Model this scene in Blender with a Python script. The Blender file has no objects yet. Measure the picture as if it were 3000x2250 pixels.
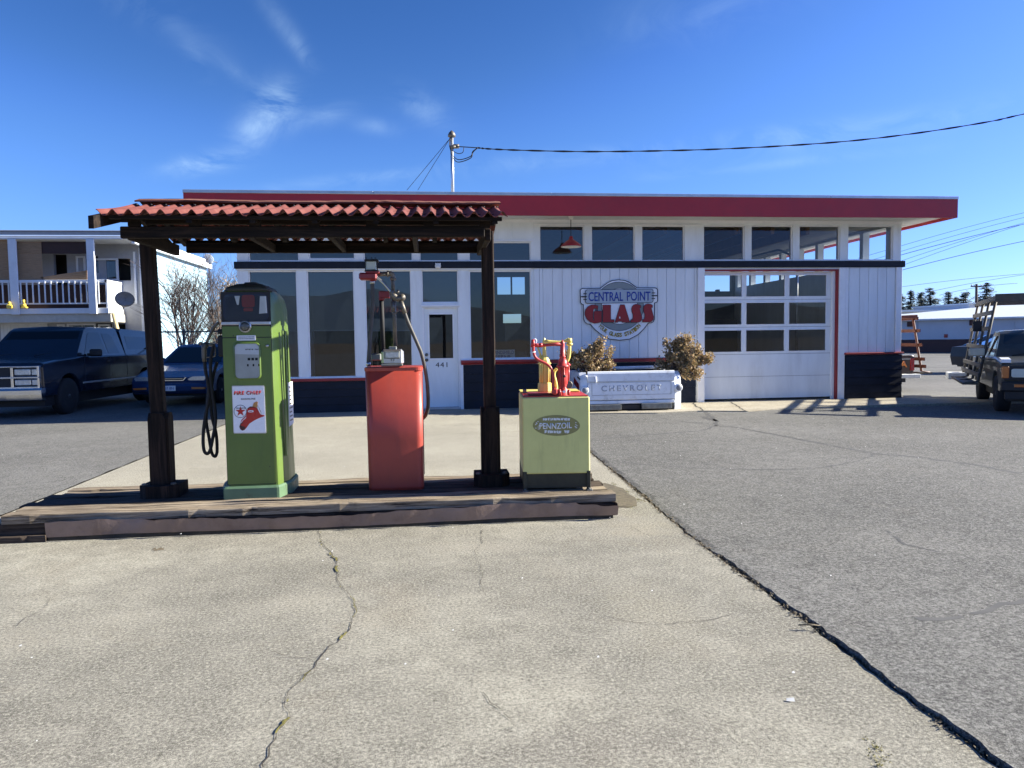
import bpy, bmesh, math, random
from mathutils import Vector, Matrix
PI = math.pi; R = math.radians
rnd = random.Random(7)
S = bpy.context.scene
COL = S.collection

# ------------------------------------------------------------------ camera
CAMR = Matrix(((0.99369, -0.11137, -0.01334), (-0.01987, -0.05773, -0.99813), (0.1104, 0.9921, -0.05958)))
CAMH = 1.4; FPX = 2150.0
cd = bpy.data.cameras.new('camera'); cam = bpy.data.objects.new('camera', cd); COL.objects.link(cam)
cd.sensor_width = 36; cd.lens = FPX/3000*36; cd.clip_end = 6000; cd.clip_start = .05
_r, _d, _f = [Vector(CAMR[i]).normalized() for i in range(3)]
_d = _f.cross(_r).normalized(); _r = _d.cross(_f).normalized()
mw = Matrix.Identity(4)
for i in range(3):
    mw[i][0] = _r[i]; mw[i][1] = -_d[i]; mw[i][2] = -_f[i]
mw[2][3] = CAMH
cam.matrix_world = mw
S.camera = cam
def ray(px, py):                      # direction of a pixel of the 3000 x 2250 photograph
    return _r*(px-1500) + _d*(py-1125) + _f*FPX
def at(px, py, Y):                    # where that direction meets the plane y = Y
    d = ray(px, py); t = Y/d.y
    return Vector((d.x*t, Y, CAMH+d.z*t))
def gr(px, py, z=0.0):
    d = ray(px, py); t = (z-CAMH)/d.z
    return Vector((d.x*t, d.y*t, z))

# ------------------------------------------------------------------ light
SUN_EL, SUN_AZ = 26.0, 0.8
W = bpy.data.worlds.new('World'); S.world = W; W.use_nodes = True
wn = W.node_tree; wl = wn.links; wn.nodes.clear()
def wnode(t, **k):
    n = wn.nodes.new(t)
    for a, b in k.items(): setattr(n, a, b)
    return n
wo = wnode('ShaderNodeOutputWorld'); wb = wnode('ShaderNodeBackground')
sky = wnode('ShaderNodeTexSky', sky_type='NISHITA', sun_disc=False)
sky.sun_elevation = R(SUN_EL); sky.sun_rotation = R(90-SUN_AZ)
sky.altitude = 400; sky.air_density = 1.0; sky.dust_density = 0.7; sky.ozone_density = 2.6
wb.inputs[1].default_value = 0.05
hsv = wnode('ShaderNodeHueSaturation'); hsv.inputs['Saturation'].default_value = 1.0
tint = wnode('ShaderNodeMix', data_type='RGBA', blend_type='MULTIPLY'); tint.inputs['Factor'].default_value = 1
tint.inputs['B'].default_value = (.80, 1.07, 1.72, 1)
wl.new(sky.outputs[0], tint.inputs['A']); wl.new(tint.outputs['Result'], hsv.inputs['Color'])
tc = wnode('ShaderNodeTexCoord')
# thin cirrus: soft patches in fixed directions, broken up by stretched noise
def vm(op, a, b=None):
    n = wnode('ShaderNodeVectorMath', operation=op)
    for i, v in enumerate((a, b)):
        if v is None: continue
        if hasattr(v, 'node'): wl.new(v, n.inputs[i])
        else: n.inputs[i].default_value = v
    return n
def mt(op, a, b=0.0, clamp=False):
    n = wnode('ShaderNodeMath', operation=op); n.use_clamp = clamp
    for i, v in enumerate((a, b)):
        if hasattr(v, 'node'): wl.new(v, n.inputs[i])
        else: n.inputs[i].default_value = v
    return n.outputs[0]
nz = wnode('ShaderNodeTexNoise'); nz.inputs['Scale'].default_value = 9; nz.inputs['Detail'].default_value = 9
nz.inputs['Roughness'].default_value = .62; nz.inputs['Distortion'].default_value = .9
mp = wnode('ShaderNodeMapping'); mp.inputs['Scale'].default_value = (1.0, 1.0, 1.9); mp.inputs['Rotation'].default_value = (0, R(-32), 0)
wl.new(tc.outputs['Generated'], mp.inputs[0]); wl.new(mp.outputs[0], nz.inputs['Vector'])
noi = nz.outputs[0]
# (x, y, along, across, tilt degrees, strength) in photo pixels -> angles
CL = [(805, 318, 60, 44, -50, 1.5), (735, 388, 50, 34, -30, 1.1), (600, 478, 85, 22, -10, 1.2), (840, 85, 80, 22, 52, .42),
      (888, 160, 34, 16, 60, .5), (1235, 312, 70, 34, 25, .55), (1100, 372, 55, 20, 8, .4), (960, 335, 70, 24, -20, .45),
      (570, 165, 50, 22, 60, .28), (680, 205, 70, 18, 40, .25), (2050, 40, 200, 60, -12, .28), (1080, 520, 430, 16, -7, .38),
      (1900, 440, 560, 20, -7, .42), (2560, 380, 420, 30, -9, .4), (2300, 478, 300, 12, -6, .35), (450, 40, 150, 40, 30, .25)]
tot = None
for (px, py, la, lb, tl, st) in CL:
    c = ray(px, py).normalized()
    ux = (ray(px+math.cos(R(tl))*10, py+math.sin(R(tl))*10).normalized()-c).normalized()
    uy = c.cross(ux).normalized()
    dv = vm('SUBTRACT', tc.outputs['Generated'], tuple(c)).outputs[0]
    a = vm('DOT_PRODUCT', dv, tuple(ux*(FPX/la))).outputs['Value']
    b = vm('DOT_PRODUCT', dv, tuple(uy*(FPX/lb))).outputs['Value']
    e = mt('ADD', mt('MULTIPLY', a, a), mt('MULTIPLY', b, b))
    g_ = mt('MULTIPLY', mt('POWER', 2.718, mt('MULTIPLY', e, -.9)), st)
    tot = g_ if tot is None else mt('ADD', tot, g_)
shp = mt('MULTIPLY', mt('SUBTRACT', noi, .40), 3.4, True)
msk = mt('MULTIPLY', mt('MULTIPLY', tot, shp), .47, True)
# two faint broad veils near the horizon on the right
sc1 = vm('MULTIPLY', hsv.outputs[0], (.1, .1, .1)).outputs[0]
crv = wnode('ShaderNodeRGBCurve'); wl.new(sc1, crv.inputs['Color'])
for ci, pts in enumerate((((.08, .034), (.14, .098), (.41, .34)), ((.196, .120), (.31, .255), (.61, .52)), ((.607, .42), (.71, .585), (.78, .66)))):
    cv = crv.mapping.curves[ci]
    for p_ in pts: cv.points.new(*p_)
crv.mapping.update()
sky_c = vm('MULTIPLY', crv.outputs[0], (10, 10, 10)).outputs[0]
mx = wnode('ShaderNodeMix', data_type='RGBA')
wl.new(msk, mx.inputs['Factor']); wl.new(sky_c, mx.inputs['A'])
mx.inputs['B'].default_value = (4.6, 6.6, 8.8, 1)
wl.new(mx.outputs['Result'], wb.inputs[0]); wl.new(wb.outputs[0], wo.inputs[0])
sl = bpy.data.lights.new('sun', 'SUN'); so = bpy.data.objects.new('sun', sl); COL.objects.link(so)
sl.energy = 5.0; sl.angle = R(.53); sl.color = (1.0, .94, .80)
sd = Vector((math.cos(R(SUN_EL))*math.cos(R(SUN_AZ)), math.cos(R(SUN_EL))*math.sin(R(SUN_AZ)), math.sin(R(SUN_EL))))
so.rotation_euler = sd.to_track_quat('Z', 'Y').to_euler(); so.location = (20, 5, 30)
vs = S.view_settings; vs.view_transform = 'Standard'; vs.look = 'None'; vs.exposure = 1.5; vs.gamma = 1
S.cycles.max_bounces = 6; S.cycles.transparent_max_bounces = 12

# ------------------------------------------------------------------ materials
MAT = {}
def newmat(name):
    m = bpy.data.materials.new(name); m.use_nodes = True
    nt = m.node_tree; p = nt.nodes['Principled BSDF']
    return m, nt, p
def node(nt, t, **k):
    n = nt.nodes.new(t)
    for a, b in k.items():
        if a in n.inputs: n.inputs[a].default_value = b
        else: setattr(n, a, b)
    return n
def ramp(nt, src, stops, interp='LINEAR'):
    r = nt.nodes.new('ShaderNodeValToRGB'); r.color_ramp.interpolation = interp
    el = r.color_ramp.elements
    while len(el) < len(stops): el.new(.5)
    for e, (p, c) in zip(el, stops):
        e.position = p; e.color = c if len(c) == 4 else (*c, 1)
    nt.links.new(src, r.inputs[0]); return r.outputs[0]
def mixc(nt, f, a, b, bt='MIX'):
    n = nt.nodes.new('ShaderNodeMix'); n.data_type = 'RGBA'; n.blend_type = bt
    for k, v in (('Factor', f), ('A', a), ('B', b)):
        if hasattr(v, 'node'): nt.links.new(v, n.inputs[k])
        elif k == 'Factor': n.inputs[k].default_value = v
        else: n.inputs[k].default_value = (*v, 1) if len(v) == 3 else v
    return n.outputs['Result']
def pm(name, col, rough=.6, metal=0., var=.12, vs_=6., bump=0., bs=60., dirt=None, dirts=2.2, dirta=.5, coat=0., stretch=(1, 1, 1), spec=.5):
    """painted / plain surface: base colour with tonal variation, optional stains, optional relief"""
    m, nt, p = newmat(name); L = nt.links
    t = node(nt, 'ShaderNodeTexCoord'); mpn = node(nt, 'ShaderNodeMapping'); mpn.inputs['Scale'].default_value = stretch
    L.new(t.outputs['Object'], mpn.inputs[0]); co = mpn.outputs[0]
    n1 = node(nt, 'ShaderNodeTexNoise', Scale=vs_, Detail=6., Roughness=.65); L.new(co, n1.inputs['Vector'])
    lo = tuple(c*(1-var) for c in col); hi = tuple(min(1, c*(1+var)) for c in col)
    c = ramp(nt, n1.outputs[0], [(.3, lo), (.7, hi)])
    if dirt is not None:
        n2 = node(nt, 'ShaderNodeTexNoise', Scale=dirts, Detail=8., Roughness=.7); L.new(co, n2.inputs['Vector'])
        f = ramp(nt, n2.outputs[0], [(.52, (0, 0, 0)), (.72, (dirta,)*3)])
        c = mixc(nt, f, c, dirt)
    L.new(c, p.inputs['Base Color'])
    p.inputs['Roughness'].default_value = rough; p.inputs['Metallic'].default_value = metal
    p.inputs['Coat Weight'].default_value = coat; p.inputs['Specular IOR Level'].default_value = spec
    rr = node(nt, 'ShaderNodeMapRange'); rr.inputs[3].default_value = max(.02, rough-.08); rr.inputs[4].default_value = min(1, rough+.1)
    L.new(n1.outputs[0], rr.inputs[0]); L.new(rr.outputs[0], p.inputs['Roughness'])
    if bump:
        n3 = node(nt, 'ShaderNodeTexNoise', Scale=bs, Detail=4., Roughness=.6); L.new(co, n3.inputs['Vector'])
        b = node(nt, 'ShaderNodeBump', Strength=bump, Distance=.01); L.new(n3.outputs[0], b.inputs['Height']); L.new(b.outputs[0], p.inputs['Normal'])
    MAT[name] = m; return m
def glassmat(name, tint=(.8, .85, .85), refl=1.0, ior=1.8):
    m, nt, p = newmat(name); nt.nodes.remove(p); L = nt.links
    o = nt.nodes['Material Output']; tr = node(nt, 'ShaderNodeBsdfTransparent'); tr.inputs[0].default_value = (*tint, 1)
    gl = node(nt, 'ShaderNodeBsdfGlossy'); gl.inputs['Roughness'].default_value = .0; gl.inputs[0].default_value = (refl,)*3+(1,)
    fr = node(nt, 'ShaderNodeFresnel', IOR=ior); mxs = node(nt, 'ShaderNodeMixShader')
    t = node(nt, 'ShaderNodeTexCoord'); n1 = node(nt, 'ShaderNodeTexNoise', Scale=1.3, Detail=1.); L.new(t.outputs['Object'], n1.inputs['Vector'])
    b = node(nt, 'ShaderNodeBump', Strength=.02, Distance=.05); L.new(n1.outputs[0], b.inputs['Height']); L.new(b.outputs[0], gl.inputs['Normal'])
    L.new(fr.outputs[0], mxs.inputs[0]); L.new(tr.outputs[0], mxs.inputs[1]); L.new(gl.outputs[0], mxs.inputs[2]); L.new(mxs.outputs[0], o.inputs[0])
    MAT[name] = m; return m
pm('white_paint', (.80, .83, .83), .55, var=.07, vs_=3, bump=.12, bs=90, dirt=(.42, .40, .36), dirts=2.4, dirta=.3, stretch=(1, 1, .22))
pm('siding_paint', (.77, .80, .81), .5, var=.07, vs_=2.5, bump=.1, bs=40, dirt=(.45, .43, .40), dirts=2.6, dirta=.28, stretch=(1, 1, .2))
pm('trim_white', (.86, .86, .86), .5, var=.05, vs_=4, bump=.1, dirt=(.45, .42, .38), dirts=3, dirta=.2)
pm('soffit', (.66, .65, .62), .8, var=.05)
pm('navy', (.007, .010, .019), .55, var=.3, vs_=3, bump=.12, bs=30, dirt=(.04, .045, .055), dirts=3, dirta=.25, spec=.3)
pm('dark_red', (.40, .019, .026), .45, var=.12, vs_=2, dirt=(.22, .04, .04), dirts=1.5, dirta=.3)
pm('trim_red', (.30, .03, .03), .55, var=.2, vs_=5)
pm('flashing', (.52, .54, .56), .35, metal=.7, var=.15, vs_=3)
pm('gravel_roof', (.35, .34, .33), .9)
pm('black', (.012, .012, .013), .6)
pm('rubber', (.014, .014, .015), .75, var=.3, vs_=20)
pm('rubber_grey', (.07, .065, .055), .6, var=.3, vs_=14)
pm('iron', (.16, .145, .12), .5, metal=.6, var=.35, vs_=15, bump=.2)
pm('steel', (.5, .5, .5), .3, metal=.9, var=.15, vs_=12)
pm('chrome', (.75, .76, .78), .12, metal=1., var=.05)
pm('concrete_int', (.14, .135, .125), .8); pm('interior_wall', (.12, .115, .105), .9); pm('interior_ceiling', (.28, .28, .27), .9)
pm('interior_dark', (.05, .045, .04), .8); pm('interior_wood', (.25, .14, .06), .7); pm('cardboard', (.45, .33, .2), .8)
pm('skirt_metal', (.22, .165, .15), .40, metal=.4, var=.2, vs_=3, bump=1., bs=6, dirt=(.11, .07, .055), dirts=5, dirta=.5)
pm('pad_green', (.11, .19, .105), .45, var=.1, dirt=(.06, .05, .03), dirts=9, dirta=.7)
pm('red_pump', (.38, .050, .030), .42, var=.07, vs_=4, coat=.1, dirt=(.26, .05, .035), dirts=2.5, dirta=.4)
pm('pump_red_dark', (.24, .018, .02), .4, var=.15, coat=.2)
pm('oil_red', (.48, .035, .03), .4, var=.15, vs_=8, coat=.15, dirt=(.25, .03, .02), dirts=14, dirta=.5)
pm('oil_yellow', (.80, .66, .16), .42, var=.1, vs_=8, coat=.1, dirt=(.35, .24, .06), dirts=14, dirta=.5)
pm('tank_yellow', (.70, .68, .24), .5, var=.04, vs_=3, bump=.06, bs=220, dirt=(.36, .33, .12), dirts=2.2, dirta=.3)
pm('tank_stand', (.030, .030, .016), .6, var=.4, vs_=8)
pm('decal_olive', (.26, .24, .08), .6); pm('decal_grey', (.72, .73, .70), .5)
pm('sign_white', (.84, .85, .87), .35, var=.03); pm('sign_grey', (.24, .27, .27), .4, var=.05); pm('sign_lightgrey', (.38, .44, .50), .4, var=.03)
pm('sign_blue', (.010, .045, .30), .4, var=.05); pm('sign_red', (.30, .008, .010), .35, var=.08); pm('sign_gold', (.34, .24, .03), .5, var=.15)
pm('sign_outline', (.008, .014, .035), .4)
pm('enamel_white', (.82, .83, .86), .25, var=.03, coat=.3); pm('enamel_red', (.45, .01, .012), .25, coat=.3, var=.05)
pm('enamel_dark', (.05, .008, .012), .3); pm('enamel_tan', (.5, .24, .07), .3); pm('paper', (.72, .72, .70), .7)
pm('truck_white', (.80, .83, .86), .38, var=.06, vs_=4, dirt=(.35, .33, .30), dirts=5, dirta=.5, coat=.2)
pm('letter_worn', (.34, .38, .44), .6); pm('foam', (.60, .60, .57), .7)
pm('rusty_steel', (.18, .19, .18), .45, metal=.5, var=.3, vs_=10, dirt=(.12, .06, .03), dirts=7, dirta=.6)
pm('lamp_red', (.45, .03, .03), .35, coat=.2); pm('lamp_white', (.8, .78, .72), .5)
pm('car_navy', (.006, .013, .026), .22, var=.1, vs_=2, coat=.5, spec=.3); pm('car_shell', (.012, .018, .026), .35, coat=.3)
pm('car_blue', (.020, .050, .135), .22, var=.1, vs_=2, coat=.5, metal=.2)
pm('car_olive', (.035, .038, .032), .38, var=.3, vs_=3, coat=.3, dirt=(.12, .10, .08), dirts=4, dirta=.3)
pm('car_slate', (.014, .018, .03), .5, spec=.2); pm('car_orange_dark', (.05, .028, .018), .4, coat=.3)
pm('rack_rust', (.10, .026, .012), .6, var=.25, vs_=8); pm('rack_grey', (.09, .08, .062), .65, var=.35, vs_=9, dirt=(.16, .08, .04), dirts=12, dirta=.6)
pm('amber', (.5, .14, .02), .3, coat=.4); pm('tail_red', (.25, .008, .01), .25, coat=.5); pm('orange_letter', (.7, .22, .05), .5)
pm('lens', (.55, .6, .62), .12, metal=.5, coat=.8, var=.3, vs_=30); pm('lens_warm', (.5, .55, .5), .2, coat=.6, var=.1)
pm('tan_plastic', (.55, .48, .34), .5)
pm('tyre', (.012, .012, .013), .8); pm('wheel_rim', (.35, .36, .38), .35, metal=.8)
pm('apt_white', (.68, .70, .72), .7, var=.06, vs_=2, dirt=(.4, .38, .35), dirts=1.5, dirta=.3)
pm('apt_beige', (.46, .44, .38), .85, var=.1, dirt=(.3, .27, .22), dirts=2, dirta=.4)
pm('apt_grey', (.34, .35, .37), .8, var=.08); pm('apt_brown', (.045, .022, .018), .8, var=.25, vs_=8)
pm('apt_side', (.36, .52, .60), .75, var=.05, vs_=3)  # overexposed cyan sunlight on the white side wall put into its colour
pm('bamboo', (.32, .20, .11), .85, var=.4, vs_=3, stretch=(1, 1, 22), bump=.4, bs=12)
pm('lumber', (.62, .48, .24), .7, var=.15)
pm('toy_yellow', (.75, .55, .08), .5); pm('dish_grey', (.22, .23, .25), .5)
pm('far_white', (.50, .53, .57), .85, var=.06, vs_=1); pm('far_brown', (.085, .042, .036), .85, var=.15, vs_=1); pm('far_roof', (.62, .68, .72), .6, var=.1)
pm('bark', (.13, .10, .085), .9, var=.3, vs_=10); pm('bark_dark', (.07, .055, .05), .9, var=.3, vs_=10)
pm('pale_twig', (.40, .33, .26), .85, var=.35, vs_=5)
pm('pole_wood', (.09, .065, .055), .9, var=.2)
pm('wire', (.012, .012, .014), .6)
pm('hill', (.07, .10, .13), .95, var=.3, vs_=.01)  # blue distance haze mixed into the hill colour
pm('moss', (.17, .15, .035), .95, var=.5, vs_=25, bump=.8, bs=80)
pm('debris', (.16, .13, .085), .9, var=.5, vs_=30); pm('soil', (.11, .092, .06), .95, var=.4, vs_=20, bump=.6, bs=50)
pm('gap_dark', (.045, .038, .028), .95, var=.4, vs_=15); pm('crack_dark', (.06, .052, .04), .95, var=.4, vs_=15)
pm('tar', (.078, .077, .073), .8, var=.25, vs_=6)
pm('blind', (.42, .46, .50), .8, var=.03)
glassmat('glass', (.62, .68, .70)); glassmat('glass_clear', (.86, .90, .90), ior=1.5); glassmat('pump_glass', (.92, .94, .94), ior=1.35); glassmat('car_glass', (.03, .04, .045), ior=1.5)

def wood(name, a, b, dark, scale=(1.2, 22, 22), bump=.5):
    m, nt, p = newmat(name); L = nt.links
    t = node(nt, 'ShaderNodeTexCoord'); mpn = node(nt, 'ShaderNodeMapping'); mpn.inputs['Scale'].default_value = scale
    L.new(t.outputs['Object'], mpn.inputs[0])
    n1 = node(nt, 'ShaderNodeTexNoise', Scale=1.6, Detail=9., Roughness=.7, Distortion=.6); L.new(mpn.outputs[0], n1.inputs['Vector'])
    n2 = node(nt, 'ShaderNodeTexNoise', Scale=2.5, Detail=5.); L.new(t.outputs['Object'], n2.inputs['Vector'])
    c = ramp(nt, n1.outputs[0], [(.37, dark), (.47, a), (.62, b)])
    c = mixc(nt, ramp(nt, n2.outputs[0], [(.45, (0, 0, 0)), (.75, (.6,)*3)]), c, tuple(x*.55 for x in a))
    L.new(c, p.inputs['Base Color']); p.inputs['Roughness'].default_value = .85; p.inputs['Specular IOR Level'].default_value = .25
    bb = node(nt, 'ShaderNodeBump', Strength=bump, Distance=.012); L.new(n1.outputs[0], bb.inputs['Height']); L.new(bb.outputs[0], p.inputs['Normal'])
    MAT[name] = m
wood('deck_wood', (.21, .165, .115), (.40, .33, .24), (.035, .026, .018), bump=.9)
wood('deck_wood_old_shaded', (.045, .032, .024), (.10, .075, .055), (.010, .008, .006), bump=.9)  # old dark timber; on the middle planks it also paints in shade
wood('post_wood', (.016, .010, .007), (.045, .027, .018), (.005, .004, .003), scale=(16, 16, 1.0), bump=.6)
wood('beam_wood', (.012, .008, .006), (.035, .022, .015), (.004, .003, .0025), scale=(1.0, 16, 16), bump=.5)
wood('board_red', (.20, .075, .05), (.30, .14, .10), (.07, .03, .02), scale=(1.0, 16, 16), bump=.4)

def corrugated_mat():
    m, nt, p = newmat('corrugated'); L = nt.links
    t = node(nt, 'ShaderNodeTexCoord')
    n1 = node(nt, 'ShaderNodeTexNoise', Scale=4., Detail=10., Roughness=.78, Distortion=.4); L.new(t.outputs['Object'], n1.inputs['Vector'])
    n2 = node(nt, 'ShaderNodeTexNoise', Scale=160., Detail=2.); L.new(t.outputs['Object'], n2.inputs['Vector'])
    c = ramp(nt, n1.outputs[0], [(.28, (.075, .017, .013)), (.5, (.145, .034, .026)), (.78, (.20, .072, .056))])
    L.new(c, p.inputs['Base Color']); p.inputs['Roughness'].default_value = .85
    b = node(nt, 'ShaderNodeBump', Strength=.25, Distance=.004); L.new(n2.outputs[0], b.inputs['Height']); L.new(b.outputs[0], p.inputs['Normal'])
    MAT['corrugated'] = m
corrugated_mat()
def chipmat(name, lo, hi, chipc, thr, rough=.32, coat=.3, sc=11.):
    """enamelled sheet metal: slightly faded paint with chips down to rusty primer and fine scuffs"""
    m, nt, p = newmat(name); L = nt.links
    t = node(nt, 'ShaderNodeTexCoord')
    n1 = node(nt, 'ShaderNodeTexNoise', Scale=2.4, Detail=7., Roughness=.65); L.new(t.outputs['Object'], n1.inputs['Vector'])
    c = ramp(nt, n1.outputs[0], [(.3, lo), (.7, hi)])
    mp_ = node(nt, 'ShaderNodeMapping'); mp_.inputs['Scale'].default_value = (9, 9, 1.2); L.new(t.outputs['Object'], mp_.inputs[0])
    n3 = node(nt, 'ShaderNodeTexNoise', Scale=2., Detail=6., Roughness=.7); L.new(mp_.outputs[0], n3.inputs['Vector'])
    c = mixc(nt, ramp(nt, n3.outputs[0], [(.52, (0, 0, 0)), (.78, (.35,)*3)]), c, tuple(x*.55+.02 for x in lo))
    n2 = node(nt, 'ShaderNodeTexNoise', Scale=sc, Detail=8., Roughness=.65, Distortion=.5); L.new(t.outputs['Object'], n2.inputs['Vector'])
    halo = ramp(nt, n2.outputs[0], [(thr-.05, (0, 0, 0)), (thr, (.35,)*3)]); c = mixc(nt, halo, c, tuple(x*.8+.03 for x in hi))
    chip = ramp(nt, n2.outputs[0], [(thr, (0, 0, 0)), (thr+.008, (1, 1, 1))])
    c = mixc(nt, chip, c, chipc)
    L.new(c, p.inputs['Base Color']); p.inputs['Coat Weight'].default_value = coat; p.inputs['Coat Roughness'].default_value = .18
    rr = node(nt, 'ShaderNodeMapRange'); rr.inputs[3].default_value = rough-.08; rr.inputs[4].default_value = rough+.25; L.new(n3.outputs[0], rr.inputs[0]); L.new(rr.outputs[0], p.inputs['Roughness'])
    n4 = node(nt, 'ShaderNodeTexNoise', Scale=4.5, Detail=2.); L.new(t.outputs['Object'], n4.inputs['Vector'])
    b0 = node(nt, 'ShaderNodeBump', Strength=.25, Distance=.012); L.new(n4.outputs[0], b0.inputs['Height'])
    b = node(nt, 'ShaderNodeBump', Strength=.4, Distance=.002, invert=True); L.new(chip, b.inputs['Height']); L.new(b0.outputs[0], b.inputs['Normal']); L.new(b.outputs[0], p.inputs['Normal'])
    MAT[name] = m
chipmat('pump_green', (.082, .138, .021), (.112, .182, .030), (.035, .018, .012), .70)
chipmat('red_pump', (.34, .042, .026), (.42, .060, .036), (.50, .20, .15), .715, rough=.4, coat=.15)
chipmat('tank_yellow', (.60, .58, .20), (.72, .70, .25), (.20, .13, .05), .735, rough=.5, coat=.05)
chipmat('oil_red', (.42, .03, .026), (.52, .045, .034), (.10, .03, .02), .67, rough=.4, coat=.15, sc=30.)
chipmat('oil_yellow', (.72, .58, .13), (.82, .68, .17), (.22, .14, .05), .67, rough=.4, coat=.1, sc=30.)
def ground_mat(name, base, lo, hi, speck_dark, speck_light, sp1, bump, bigscale=.55, marks=(), split=None, contrast=.5):
    m, nt, p = newmat(name); L = nt.links
    t = node(nt, 'ShaderNodeTexCoord'); co = t.outputs['Object']
    def noise(sc, det, ro, dist=0., off=None):
        n = node(nt, 'ShaderNodeTexNoise', Scale=sc, Detail=det, Roughness=ro, Distortion=dist)
        if off: 
            mp_ = node(nt, 'ShaderNodeMapping'); mp_.inputs['Location'].default_value = off; L.new(co, mp_.inputs[0]); L.new(mp_.outputs[0], n.inputs['Vector'])
        else: L.new(co, n.inputs['Vector'])
        return n.outputs[0]
    big = noise(bigscale, 6., .6)
    c = ramp(nt, big, [(.38, lo), (.5, base), (.62, hi)])
    mid = noise(5.5, 10., .80, .3, (3, 7, 0))
    c = mixc(nt, 1.0, c, ramp(nt, mid, [(.30, (1-contrast*.6,)*3), (.5, (1, 1, 1)), (.72, (1+contrast*.7,)*3)]), 'MULTIPLY')
    brown = noise(1.1, 8., .7, .5, (11, 2, 0))
    c = mixc(nt, ramp(nt, brown, [(.55, (0, 0, 0)), (.75, (.45,)*3)]), c, (base[0]*.82, base[1]*.70, base[2]*.58))
    for (x, y, rx, ry, rot, col, st) in marks:      # stains and worn patches, each with its own place and outline
        mp_ = node(nt, 'ShaderNodeMapping', vector_type='TEXTURE'); mp_.inputs['Location'].default_value = (x, y, 0); mp_.inputs['Rotation'].default_value = (0, 0, R(rot)); mp_.inputs['Scale'].default_value = (rx, ry, 1)
        L.new(co, mp_.inputs[0]); ln = node(nt, 'ShaderNodeVectorMath', operation='LENGTH'); L.new(mp_.outputs[0], ln.inputs[0])
        ad = node(nt, 'ShaderNodeMath', operation='MULTIPLY_ADD'); L.new(mid, ad.inputs[0]); ad.inputs[1].default_value = 1.5; s1 = node(nt, 'ShaderNodeMath', operation='MULTIPLY'); L.new(ln.outputs['Value'], s1.inputs[0]); s1.inputs[1].default_value = .42; s2 = node(nt, 'ShaderNodeMath', operation='SUBTRACT'); L.new(s1.outputs[0], s2.inputs[0]); s2.inputs[1].default_value = .30; L.new(s2.outputs[0], ad.inputs[2])
        c = mixc(nt, ramp(nt, ad.outputs[0], [(.55, (st*.75,)*3), (.95, (0, 0, 0))]), c, col)
    if split:
        sx = node(nt, 'ShaderNodeSeparateXYZ'); L.new(co, sx.inputs[0]); ad = node(nt, 'ShaderNodeMath', operation='GREATER_THAN'); L.new(sx.outputs['Y'], ad.inputs[0]); ad.inputs[1].default_value = split[0]
        ml = node(nt, 'ShaderNodeMath', operation='MULTIPLY'); L.new(ad.outputs[0], ml.inputs[0]); ml.inputs[1].default_value = split[1]
        c = mixc(nt, ml.outputs[0], c, split[2])
    fine = noise(sp1, 3., .8); fine2 = noise(sp1*.28, 8., .85, 0, (5, 1, 0))
    c = mixc(nt, ramp(nt, fine, [(.36, (.8,)*3), (.47, (0, 0, 0))]), c, speck_dark)
    c = mixc(nt, ramp(nt, fine, [(.53, (0, 0, 0)), (.65, (.75,)*3)]), c, speck_light)
    c = mixc(nt, ramp(nt, fine2, [(.40, (.85,)*3), (.485, (0, 0, 0))]), c, speck_dark)
    c = mixc(nt, ramp(nt, fine2, [(.515, (0, 0, 0)), (.60, (.8,)*3)]), c, speck_light)
    L.new(c, p.inputs['Base Color']); p.inputs['Roughness'].default_value = .9; p.inputs['Specular IOR Level'].default_value = .25
    b = node(nt, 'ShaderNodeBump', Strength=bump, Distance=.003); L.new(fine, b.inputs['Height'])
    b2 = node(nt, 'ShaderNodeBump', Strength=bump*.5, Distance=.004); L.new(fine2, b2.inputs['Height']); L.new(b.outputs[0], b2.inputs['Normal'])
    L.new(b2.outputs[0], p.inputs['Normal'])
    MAT[name] = m
ground_mat('concrete', (.226, .214, .177), (.148, .141, .119), (.32, .303, .245), (.074, .069, .053), (.49, .465, .375), 240, .9, .5,
    marks=[(-2.2, 3.6, .5, .22, 15, (.36, .33, .26), .6), (-1.6, 3.9, .35, .12, 5, (.37, .345, .28), .55), (-.75, 4.0, .30, .14, 10, (.36, .335, .27), .5), (.3, 4.9, .45, .16, -10, (.34, .31, .25), .5), (.35, 3.2, .35, .3, 30, (.11, .105, .09), .5),
           (-1.4, 2.5, .6, .35, 20, (.125, .115, .10), .55), (1.1, 3.6, .25, .5, 0, (.33, .30, .22), .45), (.25, 2.55, .03, .02, 0, (.05, .05, .05), .8), (-1.8, 5.3, 1.6, .2, 0, (.15, .135, .11), .5), (1.5, 5.2, .3, .35, 0, (.42, .37, .27), .5), (.6, 2.4, .5, .2, 0, (.12, .105, .095), .5)],
    split=(6.6, .5, (.44, .405, .315)), contrast=.65)
ground_mat('asphalt', (.122, .120, .110), (.092, .091, .084), (.160, .157, .145), (.028, .027, .026), (.30, .295, .27), 190, 1.0, .3,
    marks=[(3.0, 4.6, .55, .32, 25, (.20, .195, .175), .6), (3.6, 4.3, .8, .2, -15, (.185, .18, .165), .5), (3.3, 3.4, .5, .06, 12, (.06, .06, .058), .6), (2.9, 7.8, .9, .35, 5, (.07, .07, .066), .5), (5.5, 8.5, 1.8, .7, 10, (.09, .09, .085), .5),
           (6.5, 5.5, 1.6, .6, -20, (.165, .16, .148), .5), (4.2, 10.5, 1.2, .5, 0, (.15, .147, .137), .45), (8.5, 9.5, 2.5, .9, 8, (.155, .15, .14), .5), (-5.5, 9.5, 1.5, .6, 30, (.09, .09, .086), .5), (-6.2, 7.2, 1.2, .4, 20, (.15, .147, .138), .45)], contrast=.7)
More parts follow.
